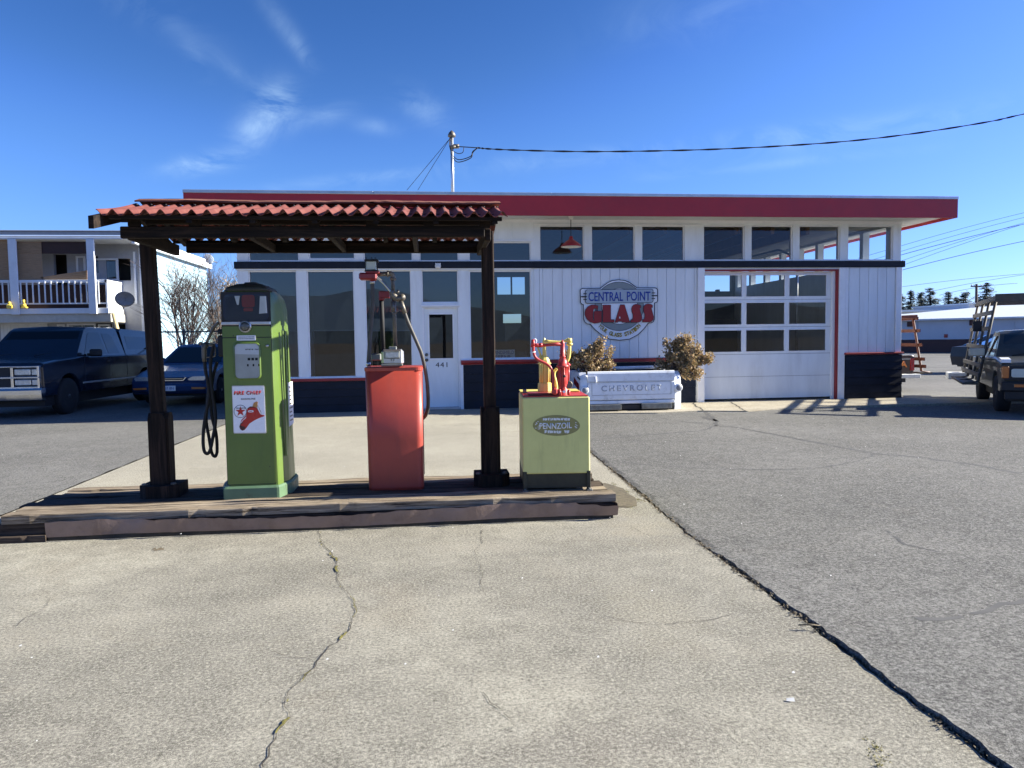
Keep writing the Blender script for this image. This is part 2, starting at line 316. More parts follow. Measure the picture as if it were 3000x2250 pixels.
ground_mat('apron_concrete', (.36, .32, .24), (.28, .25, .19), (.44, .40, .31), (.2, .17, .13), (.5, .46, .36), 120, .4)

# ------------------------------------------------------------------ mesh helpers
class MB:
    def __init__(s): s.v = []; s.f = []; s.m = []; s.sm = []
    def add(s, vs, fs, mi=0, smooth=False):
        o = len(s.v); s.v += [tuple(x) for x in vs]
        for f in fs: s.f.append(tuple(i+o for i in f)); s.m.append(mi); s.sm.append(smooth)
        return s
    def box(s, x0, x1, y0, y1, z0, z1, mi=0, M=None, bev=0.0):
        if x1 < x0: x0, x1 = x1, x0
        if y1 < y0: y0, y1 = y1, y0
        if z1 < z0: z0, z1 = z1, z0
        if bev > 0:
            b = min(bev, (x1-x0)*.45, (y1-y0)*.45, (z1-z0)*.45)
            vs = []
            for x, sx in ((x0, 1), (x1, -1)):
                for y, sy in ((y0, 1), (y1, -1)):
                    for z, sz in ((z0, 1), (z1, -1)):
                        vs += [(x, y+sy*b, z+sz*b), (x+sx*b, y, z+sz*b), (x+sx*b, y+sy*b, z)]
            def I(ix, iy, iz, k): return (ix*4+iy*2+iz)*3+k
            fs = []
            fs += [(I(0,0,0,0), I(0,0,1,0), I(0,1,1,0), I(0,1,0,0)), (I(1,0,0,0), I(1,1,0,0), I(1,1,1,0), I(1,0,1,0))]
            fs += [(I(0,0,0,1), I(1,0,0,1), I(1,0,1,1), I(0,0,1,1)), (I(0,1,0,1), I(0,1,1,1), I(1,1,1,1), I(1,1,0,1))]
            fs += [(I(0,0,0,2), I(0,1,0,2), I(1,1,0,2), I(1,0,0,2)), (I(0,0,1,2), I(1,0,1,2), I(1,1,1,2), I(0,1,1,2))]
            for iy in (0, 1):
                for iz in (0, 1): fs.append((I(0,iy,iz,1), I(1,iy,iz,1), I(1,iy,iz,2), I(0,iy,iz,2)))
            for ix in (0, 1):
                for iz in (0, 1): fs.append((I(ix,0,iz,0), I(ix,1,iz,0), I(ix,1,iz,2), I(ix,0,iz,2)))
            for ix in (0, 1):
                for iy in (0, 1): fs.append((I(ix,iy,0,0), I(ix,iy,1,0), I(ix,iy,1,1), I(ix,iy,0,1)))
            for ix in (0, 1):
                for iy in (0, 1):
                    for iz in (0, 1): fs.append((I(ix,iy,iz,0), I(ix,iy,iz,1), I(ix,iy,iz,2)))
        else:
            vs = [(x0,y0,z0),(x1,y0,z0),(x1,y1,z0),(x0,y1,z0),(x0,y0,z1),(x1,y0,z1),(x1,y1,z1),(x0,y1,z1)]
            fs = [(0,3,2,1),(4,5,6,7),(0,1,5,4),(1,2,6,5),(2,3,7,6),(3,0,4,7)]
        if M is not None: vs = [tuple(M @ Vector(v)) for v in vs]
        return s.add(vs, fs, mi)
    def quad(s, a, b, c, d, mi=0): return s.add([a, b, c, d], [(0, 1, 2, 3)], mi)
    def prism(s, poly, y0, y1, mi=0, M=None, axis='y'):
        n = len(poly)
        if axis == 'y': vs = [(x, y0, z) for x, z in poly]+[(x, y1, z) for x, z in poly]
        elif axis == 'x': vs = [(y0, x, z) for x, z in poly]+[(y1, x, z) for x, z in poly]
        else: vs = [(x, z, y0) for x, z in poly]+[(x, z, y1) for x, z in poly]
        if M is not None: vs = [tuple(M @ Vector(v)) for v in vs]
        fs = [tuple(range(n)), tuple(range(2*n-1, n-1, -1))]+[(i, (i+1) % n, (i+1) % n+n, i+n) for i in range(n)]
        return s.add(vs, fs, mi)
    def tube(s, pts, r, seg=8, mi=0, cap=True, smooth=True):
        pts = [Vector(p) for p in pts]
        rr = r if isinstance(r, (list, tuple)) else [r]*len(pts)
        o = len(s.v); up = None
        for i, p in enumerate(pts):
            t = (pts[min(i+1, len(pts)-1)]-pts[max(i-1, 0)])
            t = t.normalized() if t.length > 1e-9 else Vector((0, 0, 1))
            if up is None: up = Vector((0, 0, 1)) if abs(t.z) < .9 else Vector((1, 0, 0))
            a = t.cross(up)
            if a.length < 1e-6: a = t.cross(Vector((0, 1, 0)))
            a.normalize(); b = a.cross(t).normalized(); up = b
            for k in range(seg):
                an = 2*PI*k/seg; s.v.append(tuple(p+a*(math.cos(an)*rr[i])+b*(math.sin(an)*rr[i])))
        for i in range(len(pts)-1):
            for k in range(seg):
                k2 = (k+1) % seg
                s.f.append((o+i*seg+k, o+i*seg+k2, o+(i+1)*seg+k2, o+(i+1)*seg+k)); s.m.append(mi); s.sm.append(smooth)
        if cap:
            s.f.append(tuple(o+k for k in range(seg-1, -1, -1))); s.m.append(mi); s.sm.append(False)
            e = o+(len(pts)-1)*seg
            s.f.append(tuple(e+k for k in range(seg))); s.m.append(mi); s.sm.append(False)
        return s
    def lathe(s, prof, c, axis='z', seg=20, mi=0, smooth=True, cap=True):
        o = len(s.v); c = Vector(c)
        for (r, h) in prof:
            for k in range(seg):
                a = 2*PI*k/seg; x, y = r*math.cos(a), r*math.sin(a)
                s.v.append(tuple(c+(Vector((x, y, h)) if axis == 'z' else Vector((x, h, y)) if axis == 'y' else Vector((h, x, y)))))
        for i in range(len(prof)-1):
            for k in range(seg):
                k2 = (k+1) % seg
                s.f.append((o+i*seg+k, o+i*seg+k2, o+(i+1)*seg+k2, o+(i+1)*seg+k)); s.m.append(mi); s.sm.append(smooth)
        if cap:
            s.f.append(tuple(o+k for k in range(seg))); s.m.append(mi); s.sm.append(False)
            e = o+(len(prof)-1)*seg
            s.f.append(tuple(e+k for k in range(seg-1, -1, -1))); s.m.append(mi); s.sm.append(False)
        return s
    def loft(s, rings, mi=0, smooth=True, closed=True, cap=True):
        o = len(s.v); n = len(rings[0])
        for r in rings: s.v += [tuple(p) for p in r]
        for i in range(len(rings)-1):
            for k in range(n if closed else n-1):
                k2 = (k+1) % n
                s.f.append((o+i*n+k, o+i*n+k2, o+(i+1)*n+k2, o+(i+1)*n+k)); s.m.append(mi); s.sm.append(smooth)
        if cap:
            s.f.append(tuple(o+k for k in range(n-1, -1, -1))); s.m.append(mi); s.sm.append(False)
            e = o+(len(rings)-1)*n
            s.f.append(tuple(e+k for k in range(n))); s.m.append(mi); s.sm.append(False)
        return s
def mats_of(m): return [MAT[x] for x in ((m,) if isinstance(m, str) else m)]
def obj(name, mb, mats, parent=None, fix=True, autosmooth=None):
    me = bpy.data.meshes.new(name); me.from_pydata(mb.v, [], mb.f)
    for m in mats_of(mats): me.materials.append(m)
    me.polygons.foreach_set('material_index', mb.m); me.polygons.foreach_set('use_smooth', mb.sm)
    if fix:
        bm = bmesh.new(); bm.from_mesh(me); bmesh.ops.recalc_face_normals(bm, faces=bm.faces); bm.to_mesh(me); bm.free()
    me.update()
    o = bpy.data.objects.new(name, me); COL.objects.link(o)
    if parent is not None: setpar(o, parent)
    return o
def wmat(o):
    m = Matrix.LocRotScale(o.location, o.rotation_euler, o.scale)
    return (wmat(o.parent) @ o.matrix_parent_inverse @ m) if o.parent else m
def setpar(o, p): o.parent = p; o.matrix_parent_inverse = wmat(p).inverted()
def tag(o, label, cat, group=None, kind=None):
    o['label'] = label; o['category'] = cat
    if group: o['group'] = group
    if kind: o['kind'] = kind
    return o
def thing(name, label, cat, loc=(0, 0, 0), group=None):
    o = bpy.data.objects.new(name, None); COL.objects.link(o); o.location = loc; o.empty_display_size = .2
    return tag(o, label, cat, group)
def struct(name, mb, mats, **k):
    o = obj(name, mb, mats, **k); o['kind'] = 'structure'; return o
def copy_tree(o, parent=None):
    c = o.copy(); COL.objects.link(c)
    if parent is not None: c.parent = parent; c.matrix_parent_inverse = o.matrix_parent_inverse.copy()
    for ch in list(o.children): copy_tree(ch, c)
    return c
def text_obj(name, body, mat, box, y, parent, depth=.003, shear=0., spacing=1., bold=0., at_px=None, rot=0.):
    """lettering as a mesh filling box=(x0,x1,z0,z1) on the plane y"""
    cu = bpy.data.curves.new(name, 'FONT'); cu.body = body; cu.size = 1; cu.extrude = 0; cu.shear = shear; cu.space_character = spacing
    cu.offset = bold; cu.resolution_u = 4
    t = bpy.data.objects.new(name, cu); COL.objects.link(t)
    dg = bpy.context.evaluated_depsgraph_get(); me = bpy.data.meshes.new_from_object(t.evaluated_get(dg))
    bpy.data.objects.remove(t)
    xs = [v.co.x for v in me.vertices]; ys = [v.co.y for v in me.vertices]
    ax, bx, ay, by = min(xs), max(xs), min(ys), max(ys)
    x0, x1, z0, z1 = box
    for v in me.vertices:
        u = (v.co.x-ax)/(bx-ax); w = (v.co.y-ay)/(by-ay)
        v.co = (x0+u*(x1-x0), y, z0+w*(z1-z0))
    bm = bmesh.new(); bm.from_mesh(me)
    r = bmesh.ops.extrude_face_region(bm, geom=list(bm.faces))
    for e in r['geom']:
        if isinstance(e, bmesh.types.BMVert): e.co.y -= depth
    bmesh.ops.recalc_face_normals(bm, faces=bm.faces); bm.to_mesh(me); bm.free()
    me.materials.clear(); me.materials.append(MAT[mat])
    o = bpy.data.objects.new(name, me); COL.objects.link(o)
    if parent is not None: setpar(o, parent)
    return o
def poly_at(pts, Y): return [(at(x, y, Y).x, at(x, y, Y).z) for x, y in pts]
def rrect(x0, x1, z0, z1, r, n=5):
    out = []
    for cx, cz, a0 in ((x1-r, z1-r, 0), (x0+r, z1-r, 90), (x0+r, z0+r, 180), (x1-r, z0+r, 270)):
        for k in range(n+1):
            a = R(a0+90*k/n); out.append((cx+r*math.cos(a), cz+r*math.sin(a)))
    return out
def smooth_pts(pts, n=6):
    pts = [Vector(p) for p in pts]; out = []
    for i in range(len(pts)-1):
        p0 = pts[max(i-1, 0)]; p1 = pts[i]; p2 = pts[i+1]; p3 = pts[min(i+2, len(pts)-1)]
        for k in range(n):
            t = k/n
            out.append(.5*((2*p1)+(p2-p0)*t+(2*p0-5*p1+4*p2-p3)*t*t+(3*p1-p0-3*p2+p3)*t**3))
    out.append(pts[-1]); return out

# ================================================================== GROUND
PADL, PADR = -3.56, 1.80
def jag(y, amp=.012): return amp*(math.sin(y*37.1)+.7*math.sin(y*91.7+1.3)+.5*math.sin(y*17.3))
redge = []
y = -12.0
while y < 9.6:
    redge.append((PADR+(.0 if y < 5 else .15*min(1, (y-5)/4)), y)); y += .06
b = MB(); b.box(-900, 900, -700, 1500, -.30, -.09); struct('ground', b, 'soil')
# asphalt lot: right field with a ragged edge, left field, strip behind the pad
b = MB()
def wall_sheet(top_pts, z, mi=0):
    pass
edge = [(x+.024+.010*math.sin(yy*2.1)+.006*math.sin(yy*6.1+1)+jag(yy, .007)+max(0, (3.6-yy))*.006, yy) for x, yy in redge]
prev = None
LZ = lambda v: .004+.012*min(1, max(0, (5.0-v)/2.2))+.003*math.sin(v*9)
for (x, yy) in edge:
    if prev: b.quad((prev[0], prev[1], LZ(prev[1])), (x+.05, prev[1], .012), (x+.05, yy, .012), (x, yy, LZ(yy))); b.quad((x+.05, prev[1], .012), (60, prev[1], .012), (60, yy, .012), (x+.05, yy, .012)); b.quad((prev[0], prev[1], -.09), (x, yy, -.09), (x, yy, LZ(yy)), (prev[0], prev[1], LZ(prev[1])))
    prev = (x, yy)
b.quad((prev[0], prev[1], .012), (60, prev[1], .012), (60, 13.25, .012), (2.01, 13.25, .012))
b.quad((4.0, 13.25, .012), (60, 13.25, .012), (60, 13.251, .012), (4.0, 13.251, .012))
prev = None; y = -12.0
while y < 13.3:
    x = PADL-.008-abs(jag(y, .01))
    if prev: b.quad((-70, prev[1], .004), (prev[0], prev[1], .004), (x, y, .004), (-70, y, .004))
    prev = (x, y); y += .1
b.quad((-70, prev[1], .004), (prev[0], prev[1], .004), (-3.75, 15.05, .004), (-70, 15.05, .004))
b.quad((-70, 15.05, .004), (-3.75, 15.05, .004), (-3.75, 80, .004), (-70, 80, .004))
b.quad((12.2, 13.25, .012), (60, 13.25, .012), (60, 80, .012), (10.24, 80, .012))
b.quad((-3.75, 24.5, .004), (10.24, 24.5, .004), (10.24, 80, .004), (-3.75, 80, .004))
b.quad((10.24, 15.3, .012), (12.2, 13.25, .012), (10.24, 80, .012), (10.24, 79, .012))
b.quad((-400, 80, .0), (400, 80, .0), (400, 400, .0), (-400, 400, .0))
b.quad((-70, -60, .0), (60, -60, .0), (60, -12, .0), (-70, -12, .0))
struct('asphalt_lot', b, 'asphalt', fix=False)
# concrete pad in front of the office
b = MB(); prev = None
for (x, yy) in redge:
    x2 = x+jag(yy, .004)
    if prev:
        b.quad((PADL, prev[1], 0), (prev[0], prev[1], 0), (x2, yy, 0), (PADL, yy, 0)); b.quad((prev[0], prev[1], 0), (prev[0], prev[1], -.09), (x2, yy, -.09), (x2, yy, 0))
    prev = (x2, yy)
b.quad((PADL, prev[1], 0), (prev[0], prev[1], 0), (2.02, 13.3, 0), (PADL, 13.3, 0))
b.quad((PADL, 13.3, 0), (2.9, 13.3, 0), (2.9, 15.03, 0), (-3.74, 15.03, 0))
struct('concrete_pad', b, 'concrete', fix=False)
# pale apron in front of the garage door
b = MB(); b.prism([(2.92, 15.2), (2.92, 13.28), (4.15, 13.12), (5.0, 13.30), (5.85, 13.02), (6.6, 13.32), (7.3, 13.50), (9.2, 13.55), (12.2, 13.5), (12.2, 13.62), (10.26, 15.3), (8.8, 15.3), (8.8, 15.6), (5.7, 15.6), (5.7, 15.2)], -.05, .030, axis='z')
struct('garage_apron', b, 'apron_concrete')
# ribbons for cracks and seams
def ribbon(mbx, pts, w0, w1, z, jit=.01, step=.05, keep=1.0, seed=1):
    rr = random.Random(seed); pts = [Vector((p[0], p[1], 0)) for p in pts]; dense = []
    for a, c in zip(pts, pts[1:]):
        n = max(1, int((c-a).length/step))
        for k in range(n): dense.append(a.lerp(c, k/n))
    dense.append(pts[-1]); L = []; wv = .5
    off = 0.
    for i, p in enumerate(dense):
        t = (dense[min(i+1, len(dense)-1)]-dense[max(0, i-1)]).normalized(); nrm = Vector((-t.y, t.x, 0))
        off = off*.7+rr.uniform(-jit, jit); wv = min(1, max(0, wv+rr.uniform(-.3, .3)))
        w = (w0+(w1-w0)*wv)/2; q = p+nrm*off
        L.append(((q.x+nrm.x*w, q.y+nrm.y*w, z), (q.x-nrm.x*w, q.y-nrm.y*w, z)))
    on = True
    for a, c in zip(L, L[1:]):
        if keep < .6:
            if rr.random() < .16: on = rr.random() < keep
        else: on = rr.random() < keep
        if on: mbx.quad(a[0], c[0], c[1], a[1])
def gp(*pts): return [gr(*p)[:2] for p in pts]
cr = gp((935,1555),(940,1590),(965,1620),(985,1640),(987,1670),(990,1705),(1025,1745),(1042,1780),(1040,1800),(1028,1830),(1012,1860),(965,1895),(935,1935),(900,1980),(862,2015),(848,2030),(838,2060),(850,2105),(820,2140),(800,2170),(785,2210),(772,2250))
b = MB(); ribbon(b, cr, .002, .006, .004, .007, .02, seed=3)
m1 = MB(); ribbon(m1, cr, .003, .014, .006, .007, .012, keep=.42, seed=5)
for i, (pts, w) in enumerate([(gp((1408,1555),(1412,1590),(1395,1620),(1405,1650),(1410,1700),(1415,1730),(1450,1765),(1470,1800)), .005), (gp((1420,2030),(1440,2060),(1480,2090),(1500,2110)), .004),
        (gp((1545,1828),(1600,1835),(1700,1820),(1790,1812),(1850,1826),(1930,1830),(2060,1820),(2160,1800),(2290,1790)), .004), (gp((55,1835),(80,1810),(120,1790),(170,1735)), .005),
        (gp((800,1910),(850,1925),(930,1930),(960,1900)), .003), (gp((1850,1545),(1900,1570),(1990,1575),(2050,1590)), .004), (gp((780,2060),(795,2050)), .006), (gp((2050,2090),(2110,2150),(2200,2200)), .003),
        ([(-3.5, 11.1), (-1, 11.0), (2.0, 11.1)], .012), ([(-3.5, 12.2), (-1, 12.15), (2.0, 12.2)], .014), ([(-3.5, 8.55), (2.0, 8.5)], .008), ([(.55, 5.6), (.6, 5.3), (1.8, 5.25)], .003)]):
    ribbon(b, pts, w*.35, w*.9, .004, .008, .03, keep=.8, seed=20+i)
struct('pavement_cracks', b, 'crack_dark', fix=False)
b = MB()
for i, (pts, w) in enumerate([(gp((2060,1190),(2075,1215),(2100,1235),(2095,1250),(2070,1262),(2000,1268),(1900,1276),(1780,1288)), .07), (gp((2095,1248),(2160,1255),(2300,1280),(2420,1305),(2560,1330),(2700,1345),(2850,1365),(2990,1390)), .05),
        (gp((2560,1332),(2530,1350),(2450,1365),(2330,1380),(2150,1378),(1950,1370),(1820,1358)), .035), (gp((1730,1250),(1850,1243),(2030,1240),(2090,1245)), .02), (gp((1910,1216),(1960,1232),(2060,1244)), .03),
        (gp((2680,1818),(2740,1815),(2800,1805),(2870,1785),(3000,1765)), .05), (gp((2590,1560),(2660,1600),(2740,1625)), .02), (gp((2062,1222),(2095,1236)), .16),
        ([(4.6, 13.1), (4.9, 14.2), (4.75, 15.2)], .01)]):
    ribbon(b, pts, w*.5, w*1.3, .0132, .025, .06, keep=.93, seed=40+i)
struct('tar_seams', b, 'tar', fix=False)
ap = MB()
for i, pts in enumerate([gp((2028,1180),(2040,1192),(2062,1208)), gp((2140,1182),(2165,1197),(2186,1209))]): ribbon(ap, pts, .02, .035, .034, .02, .08, seed=60+i)
struct('apron_cracks', ap, 'crack_dark', fix=False)
def tuft(mbx, x, y, z, n, s, rr):
    for _ in range(n):
        a = rr.uniform(0, 2*PI); l = s*rr.uniform(.4, 1.3); px = x+rr.gauss(0, s*.6); py = y+rr.gauss(0, s*.8); tl = rr.uniform(.1, .9)
        d = Vector((math.cos(a), math.sin(a), tl)).normalized()*l; w = Vector((-math.sin(a), math.cos(a), rr.uniform(-.4, .4)))*l*.28; p = Vector((px, py, z))
        mbx.add([p-w, p+w, p+d+w*.4, p+d-w*.4], [(0, 1, 2, 3)])
# rubbish and moss in the gap between pad and asphalt
rr = random.Random(11)
g1 = MB(); ribbon(g1, [(x+.03, yy) for x, yy in redge[150:]], .07, .10, -.010, .004, .06, seed=8)
struct('gap_fill', g1, 'gap_dark', fix=False)
ms = MB(); db = MB()
for (x, yy) in redge:
    if yy < 1.8: continue
    dens = .5+.5*math.sin(yy*2.3+.8)+.35*math.sin(yy*7.1)
    if yy > 7: dens *= .5
    for _ in range(10):
        q = rr.random()
        if q < .5*dens: tuft(ms, x+rr.uniform(-.014, .022), yy+rr.uniform(0, .06), -.016+rr.random()*.012, 4, .009, rr)
        elif q < .75+.25*dens: tuft(db, x+rr.uniform(-.014, .04), yy+rr.uniform(0, .06), -.010+rr.random()*.016, 6, .014, rr)
for (px, py, n, s) in [(2565,2190,25,.03),(2570,2230,25,.03),(1870,1465,50,.04),(1835,1440,50,.04),(1855,1485,40,.04),(1800,1420,30,.04)]:
    q = gr(px, py)
    for _ in range(n): tuft(ms, q.x+rr.gauss(0, s*.5), q.y+rr.gauss(0, s), .002, 3, .007, rr)
for f in range(len(m1.f)): pass
ms_o = obj('moss', ms, 'moss', fix=False); tag(ms_o, 'yellow green moss growing along the gap between concrete and asphalt', 'moss', kind='stuff')
db_o = obj('leaf_litter', db, 'debris', fix=False); tag(db_o, 'dry brown leaf litter caught in the gap beside the asphalt', 'litter', kind='stuff')
m_o = obj('crack_moss', m1, 'moss', fix=False); tag(m_o, 'thin yellow moss filling the long winding crack in the concrete', 'moss', kind='stuff')
b = MB()
rb = random.Random(21)
for _ in range(140):
    x, y = rb.uniform(-6, 9), rb.uniform(1.6, 12)
    s = rb.uniform(.0025, .006); z = .016
    b.add([(x-s, y-s*.6, z), (x+s, y-s*.5, z), (x+s*.7, y+s, z+s*.8), (x-s*.5, y+s*.8, z+.002)], [(0, 1, 2, 3)])
lo = obj('scattered_flakes', b, 'paper', fix=False); tag(lo, 'tiny pale chips and leaf flakes scattered over the paving', 'litter', kind='stuff')
b = MB(); q = [(1.43, 6.50), (1.50, 6.72), (1.58, 6.80), (1.66, 6.92), (1.71, 6.80), (1.77, 6.62), (1.75, 6.40), (1.77, 6.22), (1.73, 6.04), (1.70, 5.93), (1.62, 5.88), (1.53, 5.90), (1.43, 5.85)]
b.prism(q, .0, .006, axis='z'); struct('soil_patch', b, 'soil')
b = MB(); q = gr(2370, 1845)
b.tube([(q.x-.05, q.y+.01, .022), (q.x, q.y, .026), (q.x+.05, q.y-.012, .022)], [.003, .005, .002], 5)
for k in range(5): b.tube([(q.x-.03+.015*k, q.y, .024), (q.x-.04+.015*k, q.y+(-1)**k*.018, .024)], [.002, .001], 4)
tag(obj('dry_sprig', b, 'debris'), 'small dry sprig lying alone on the asphalt', 'twig')
b = MB(); q = gr(2316, 2056); q2 = gr(462, 1612)
b.add([(q.x-.016, q.y, .004), (q.x+.014, q.y-.008, .004), (q.x+.018, q.y+.008, .012), (q.x-.01, q.y+.014, .008)], [(0, 1, 2, 3)])
tag(obj('dry_leaf', b, 'foam', fix=False), 'pale curled leaf on the concrete near the bottom right', 'leaf')
b = MB()
for k in range(7): 
    s = .014; x, y = q2.x+rb.uniform(-.03, .03), q2.y+rb.uniform(-.02, .02)
    b.add([(x-s, y-s*.5, .004), (x+s, y-.004, .004), (x+s*.7, y+s*.6, .015), (x-.006, y+s*.6, .01)], [(0, 1, 2, 3)])
tag(obj('dry_leaf', b, 'debris', fix=False), 'crumpled brown leaf in front of the rusty metal skirt', 'leaf')
# hills far behind the photographer, seen only as reflections in the shop windows
b = MB(); n = 90; up = []; dn = []
for i in range(n+1):
    a = R(180+180*i/n); rad = 1500
    h = 85+32*math.sin(i*.19+.7)+17*math.sin(i*.47)+8*math.sin(i*1.3+2)
    up.append((rad*math.cos(a)*1.15, rad*math.sin(a)*1.15, h)); dn.append((rad*math.cos(a), rad*math.sin(a), -5))
for i in range(n): b.quad(dn[i], dn[i+1], up[i+1], up[i])
struct('hills', b, 'hill', fix=False)

# ================================================================== SERVICE STATION
WY = 15.05
st = thing('service_station', 'white single storey station building with dark red flat roof and glazed garage door', 'building', (3.2, WY, 0))
XL, XR = -3.73, 10.22
low = [(-3.53, -2.60, .70, 2.835), (-2.406, -1.483, .70, 2.835), (-1.274, -.35, .70, 2.84), (-.14, .603, 2.18, 2.84), (.825, 2.10, 1.02, 2.825)]
upl = [(-3.514, -2.545, 3.022, 3.41), (-2.353, -1.453, 3.063, 3.377), (-1.283, -.307, 3.02, 3.41), (-.171, .62, 3.018, 3.41), (.828, 2.103, 3.019, 3.41)]
upr = [(2.285, 3.216, 3.021, 3.746), (3.370, 4.293, 3.02, 3.75), (4.44, 5.362, 3.02, 3.752), (5.777, 6.68, 3.028, 3.758), (6.826, 7.75, 3.03, 3.762), (7.899, 8.82, 3.03, 3.766), (9.003, 10.036, 3.028, 3.77)]
door_h = (-.135, .611, -.02, 2.095); gar_h = (5.79, 8.79, -.02, 2.835)
def wall_holes(mbx, a0, a1, z0, z1, holes, t0, t1, axis='y', mi=0):
    xs = sorted(set([a0, a1]+[h[0] for h in holes]+[h[1] for h in holes])); zs = sorted(set([z0, z1]+[h[2] for h in holes]+[h[3] for h in holes]))
    xs = [x for x in xs if a0 <= x <= a1]; zs = [z for z in zs if z0 <= z <= z1]
    def solid(i, j):
        if i < 0 or j < 0 or i >= len(xs)-1 or j >= len(zs)-1: return False
        cx, cz = (xs[i]+xs[i+1])/2, (zs[j]+zs[j+1])/2
        return not any(h[0] < cx < h[1] and h[2] < cz < h[3] for h in holes)
    P = (lambda a, t, z: (a, t, z)) if axis == 'y' else (lambda a, t, z: (t, a, z))
    for i in range(len(xs)-1):
        for j in range(len(zs)-1):
            if not solid(i, j): continue
            x0, x1, za, zb = xs[i], xs[i+1], zs[j], zs[j+1]
            mbx.quad(P(x0, t0, za), P(x1, t0, za), P(x1, t0, zb), P(x0, t0, zb), mi); mbx.quad(P(x0, t1, za), P(x0, t1, zb), P(x1, t1, zb), P(x1, t1, za), mi)
            if not solid(i-1, j): mbx.quad(P(x0, t0, za), P(x0, t0, zb), P(x0, t1, zb), P(x0, t1, za), mi)
            if not solid(i+1, j): mbx.quad(P(x1, t0, za), P(x1, t1, za), P(x1, t1, zb), P(x1, t0, zb), mi)
            if not solid(i, j-1): mbx.quad(P(x0, t0, za), P(x0, t1, za), P(x1, t1, za), P(x1, t0, za), mi)
            if not solid(i, j+1): mbx.quad(P(x0, t0, zb), P(x1, t0, zb), P(x1, t1, zb), P(x0, t1, zb), mi)
BACK = 23.6
b = MB()
wall_holes(b, XL, XR, -.02, 3.90, low+upl+upr+[door_h, gar_h], WY, WY+.16)
wl_o = obj('wall', b, 'white_paint', st, fix=False)
b = MB()   # side and rear walls, inner partition
side_r = [(15.35+1.0*k, 15.35+1.0*k+.86, 3.03, 3.77) for k in range(8)]
wall_holes(b, WY+.16, BACK, -.02, 3.90, side_r, XR-.16, XR, axis='x'); obj('side_wall', b, 'white_paint', st, fix=False); b = MB()
wall_holes(b, WY+.16, BACK, -.02, 3.90, [(16, 18, 1, 2.8)], XL, XL+.16, axis='x')
obj('side_wall', b, 'white_paint', st, fix=False)
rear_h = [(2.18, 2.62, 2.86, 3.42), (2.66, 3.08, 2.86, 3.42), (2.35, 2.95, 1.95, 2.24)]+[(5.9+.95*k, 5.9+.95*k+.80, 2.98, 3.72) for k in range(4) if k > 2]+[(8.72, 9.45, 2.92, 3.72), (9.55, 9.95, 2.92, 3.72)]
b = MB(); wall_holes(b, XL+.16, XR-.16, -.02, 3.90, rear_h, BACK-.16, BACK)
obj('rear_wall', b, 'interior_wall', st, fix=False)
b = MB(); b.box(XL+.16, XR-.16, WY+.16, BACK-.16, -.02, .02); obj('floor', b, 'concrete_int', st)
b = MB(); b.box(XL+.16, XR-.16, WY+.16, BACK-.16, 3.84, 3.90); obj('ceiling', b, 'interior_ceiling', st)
# roof
b = MB(); RX0, RX1, RY0, RY1 = -4.43, 10.88, 14.2, 24.3
b.box(RX0+.05, RX1-.05, RY0+.05, RY1-.05, 3.905, 4.15)
roof = obj('roof', b, 'gravel_roof', st)
b = MB(); b.box(RX0, RX1, RY0, RY0+.05, 3.80, 4.175); b.box(RX0, RX0+.05, RY0+.05, RY1, 3.80, 4.175); b.box(RX1-.05, RX1, RY0+.05, RY1, 3.80, 4.175); b.box(RX0+.05, RX1-.05, RY1-.05, RY1, 3.80, 4.175)
obj('fascia', b, 'dark_red', roof)
b = MB(); b.box(RX0+.05, RX1-.05, RY0+.05, WY-.002, 3.86, 3.90); b.box(XR+.002, RX1-.05, WY-.002, RY1-.05, 3.86, 3.90); b.box(RX0+.05, XL-.002, WY-.002, RY1-.05, 3.86, 3.90)
b.box(RX0+.05, RX1-.05, RY0+.052, RY0+.08, 3.81, 3.86)
obj('soffit', b, 'soffit', roof)
b = MB()
xs = [RX0-.012, -1.0, 2.4, 5.2, 8.1, RX1+.012]
for a, c in zip(xs, xs[1:]): b.box(a+.003, c, RY0-.012, RY0+.12, 4.176, 4.235, bev=.006)
b.box(RX1-.1, RX1+.012, RY0+.12, RY1, 4.176, 4.235); b.box(RX0-.012, RX0+.1, RY0+.12, RY1, 4.176, 4.235)
obj('flashing', b, 'flashing', roof)
# belt board
b = MB(); b.box(XL-.05, XR+.07, WY-.06, WY-.002, 2.872, 3.008, bev=.006); b.box(XR+.002, XR+.07, WY+.0, BACK, 2.872, 3.008)
obj('belt_board', b, 'navy', st)
b = MB(); b.box(XL-.02, 2.10, WY-.03, WY-.002, 2.842, 2.870); b.box(XL-.02, 2.15, WY-.02, WY-.002, 3.4125, 3.435); b.box(XL-.02, XR, WY-.025, WY-.002, 3.80, 3.858); b.box(2.17, 5.68, WY-.022, WY-.002, 3.748, 3.77)
obj('trim', b, 'trim_white', st)
# panel with seams above the office windows
b = MB(); b.box(1.72, 2.20, WY-.012, WY-.002, 3.475, 3.80); b.box(-1.5, 1.71, WY-.012, WY-.002, 3.475, 3.80); b.box(XL, -1.51, WY-.012, WY-.002, 3.475, 3.80)
obj('upper_panel', b, 'white_paint', st)
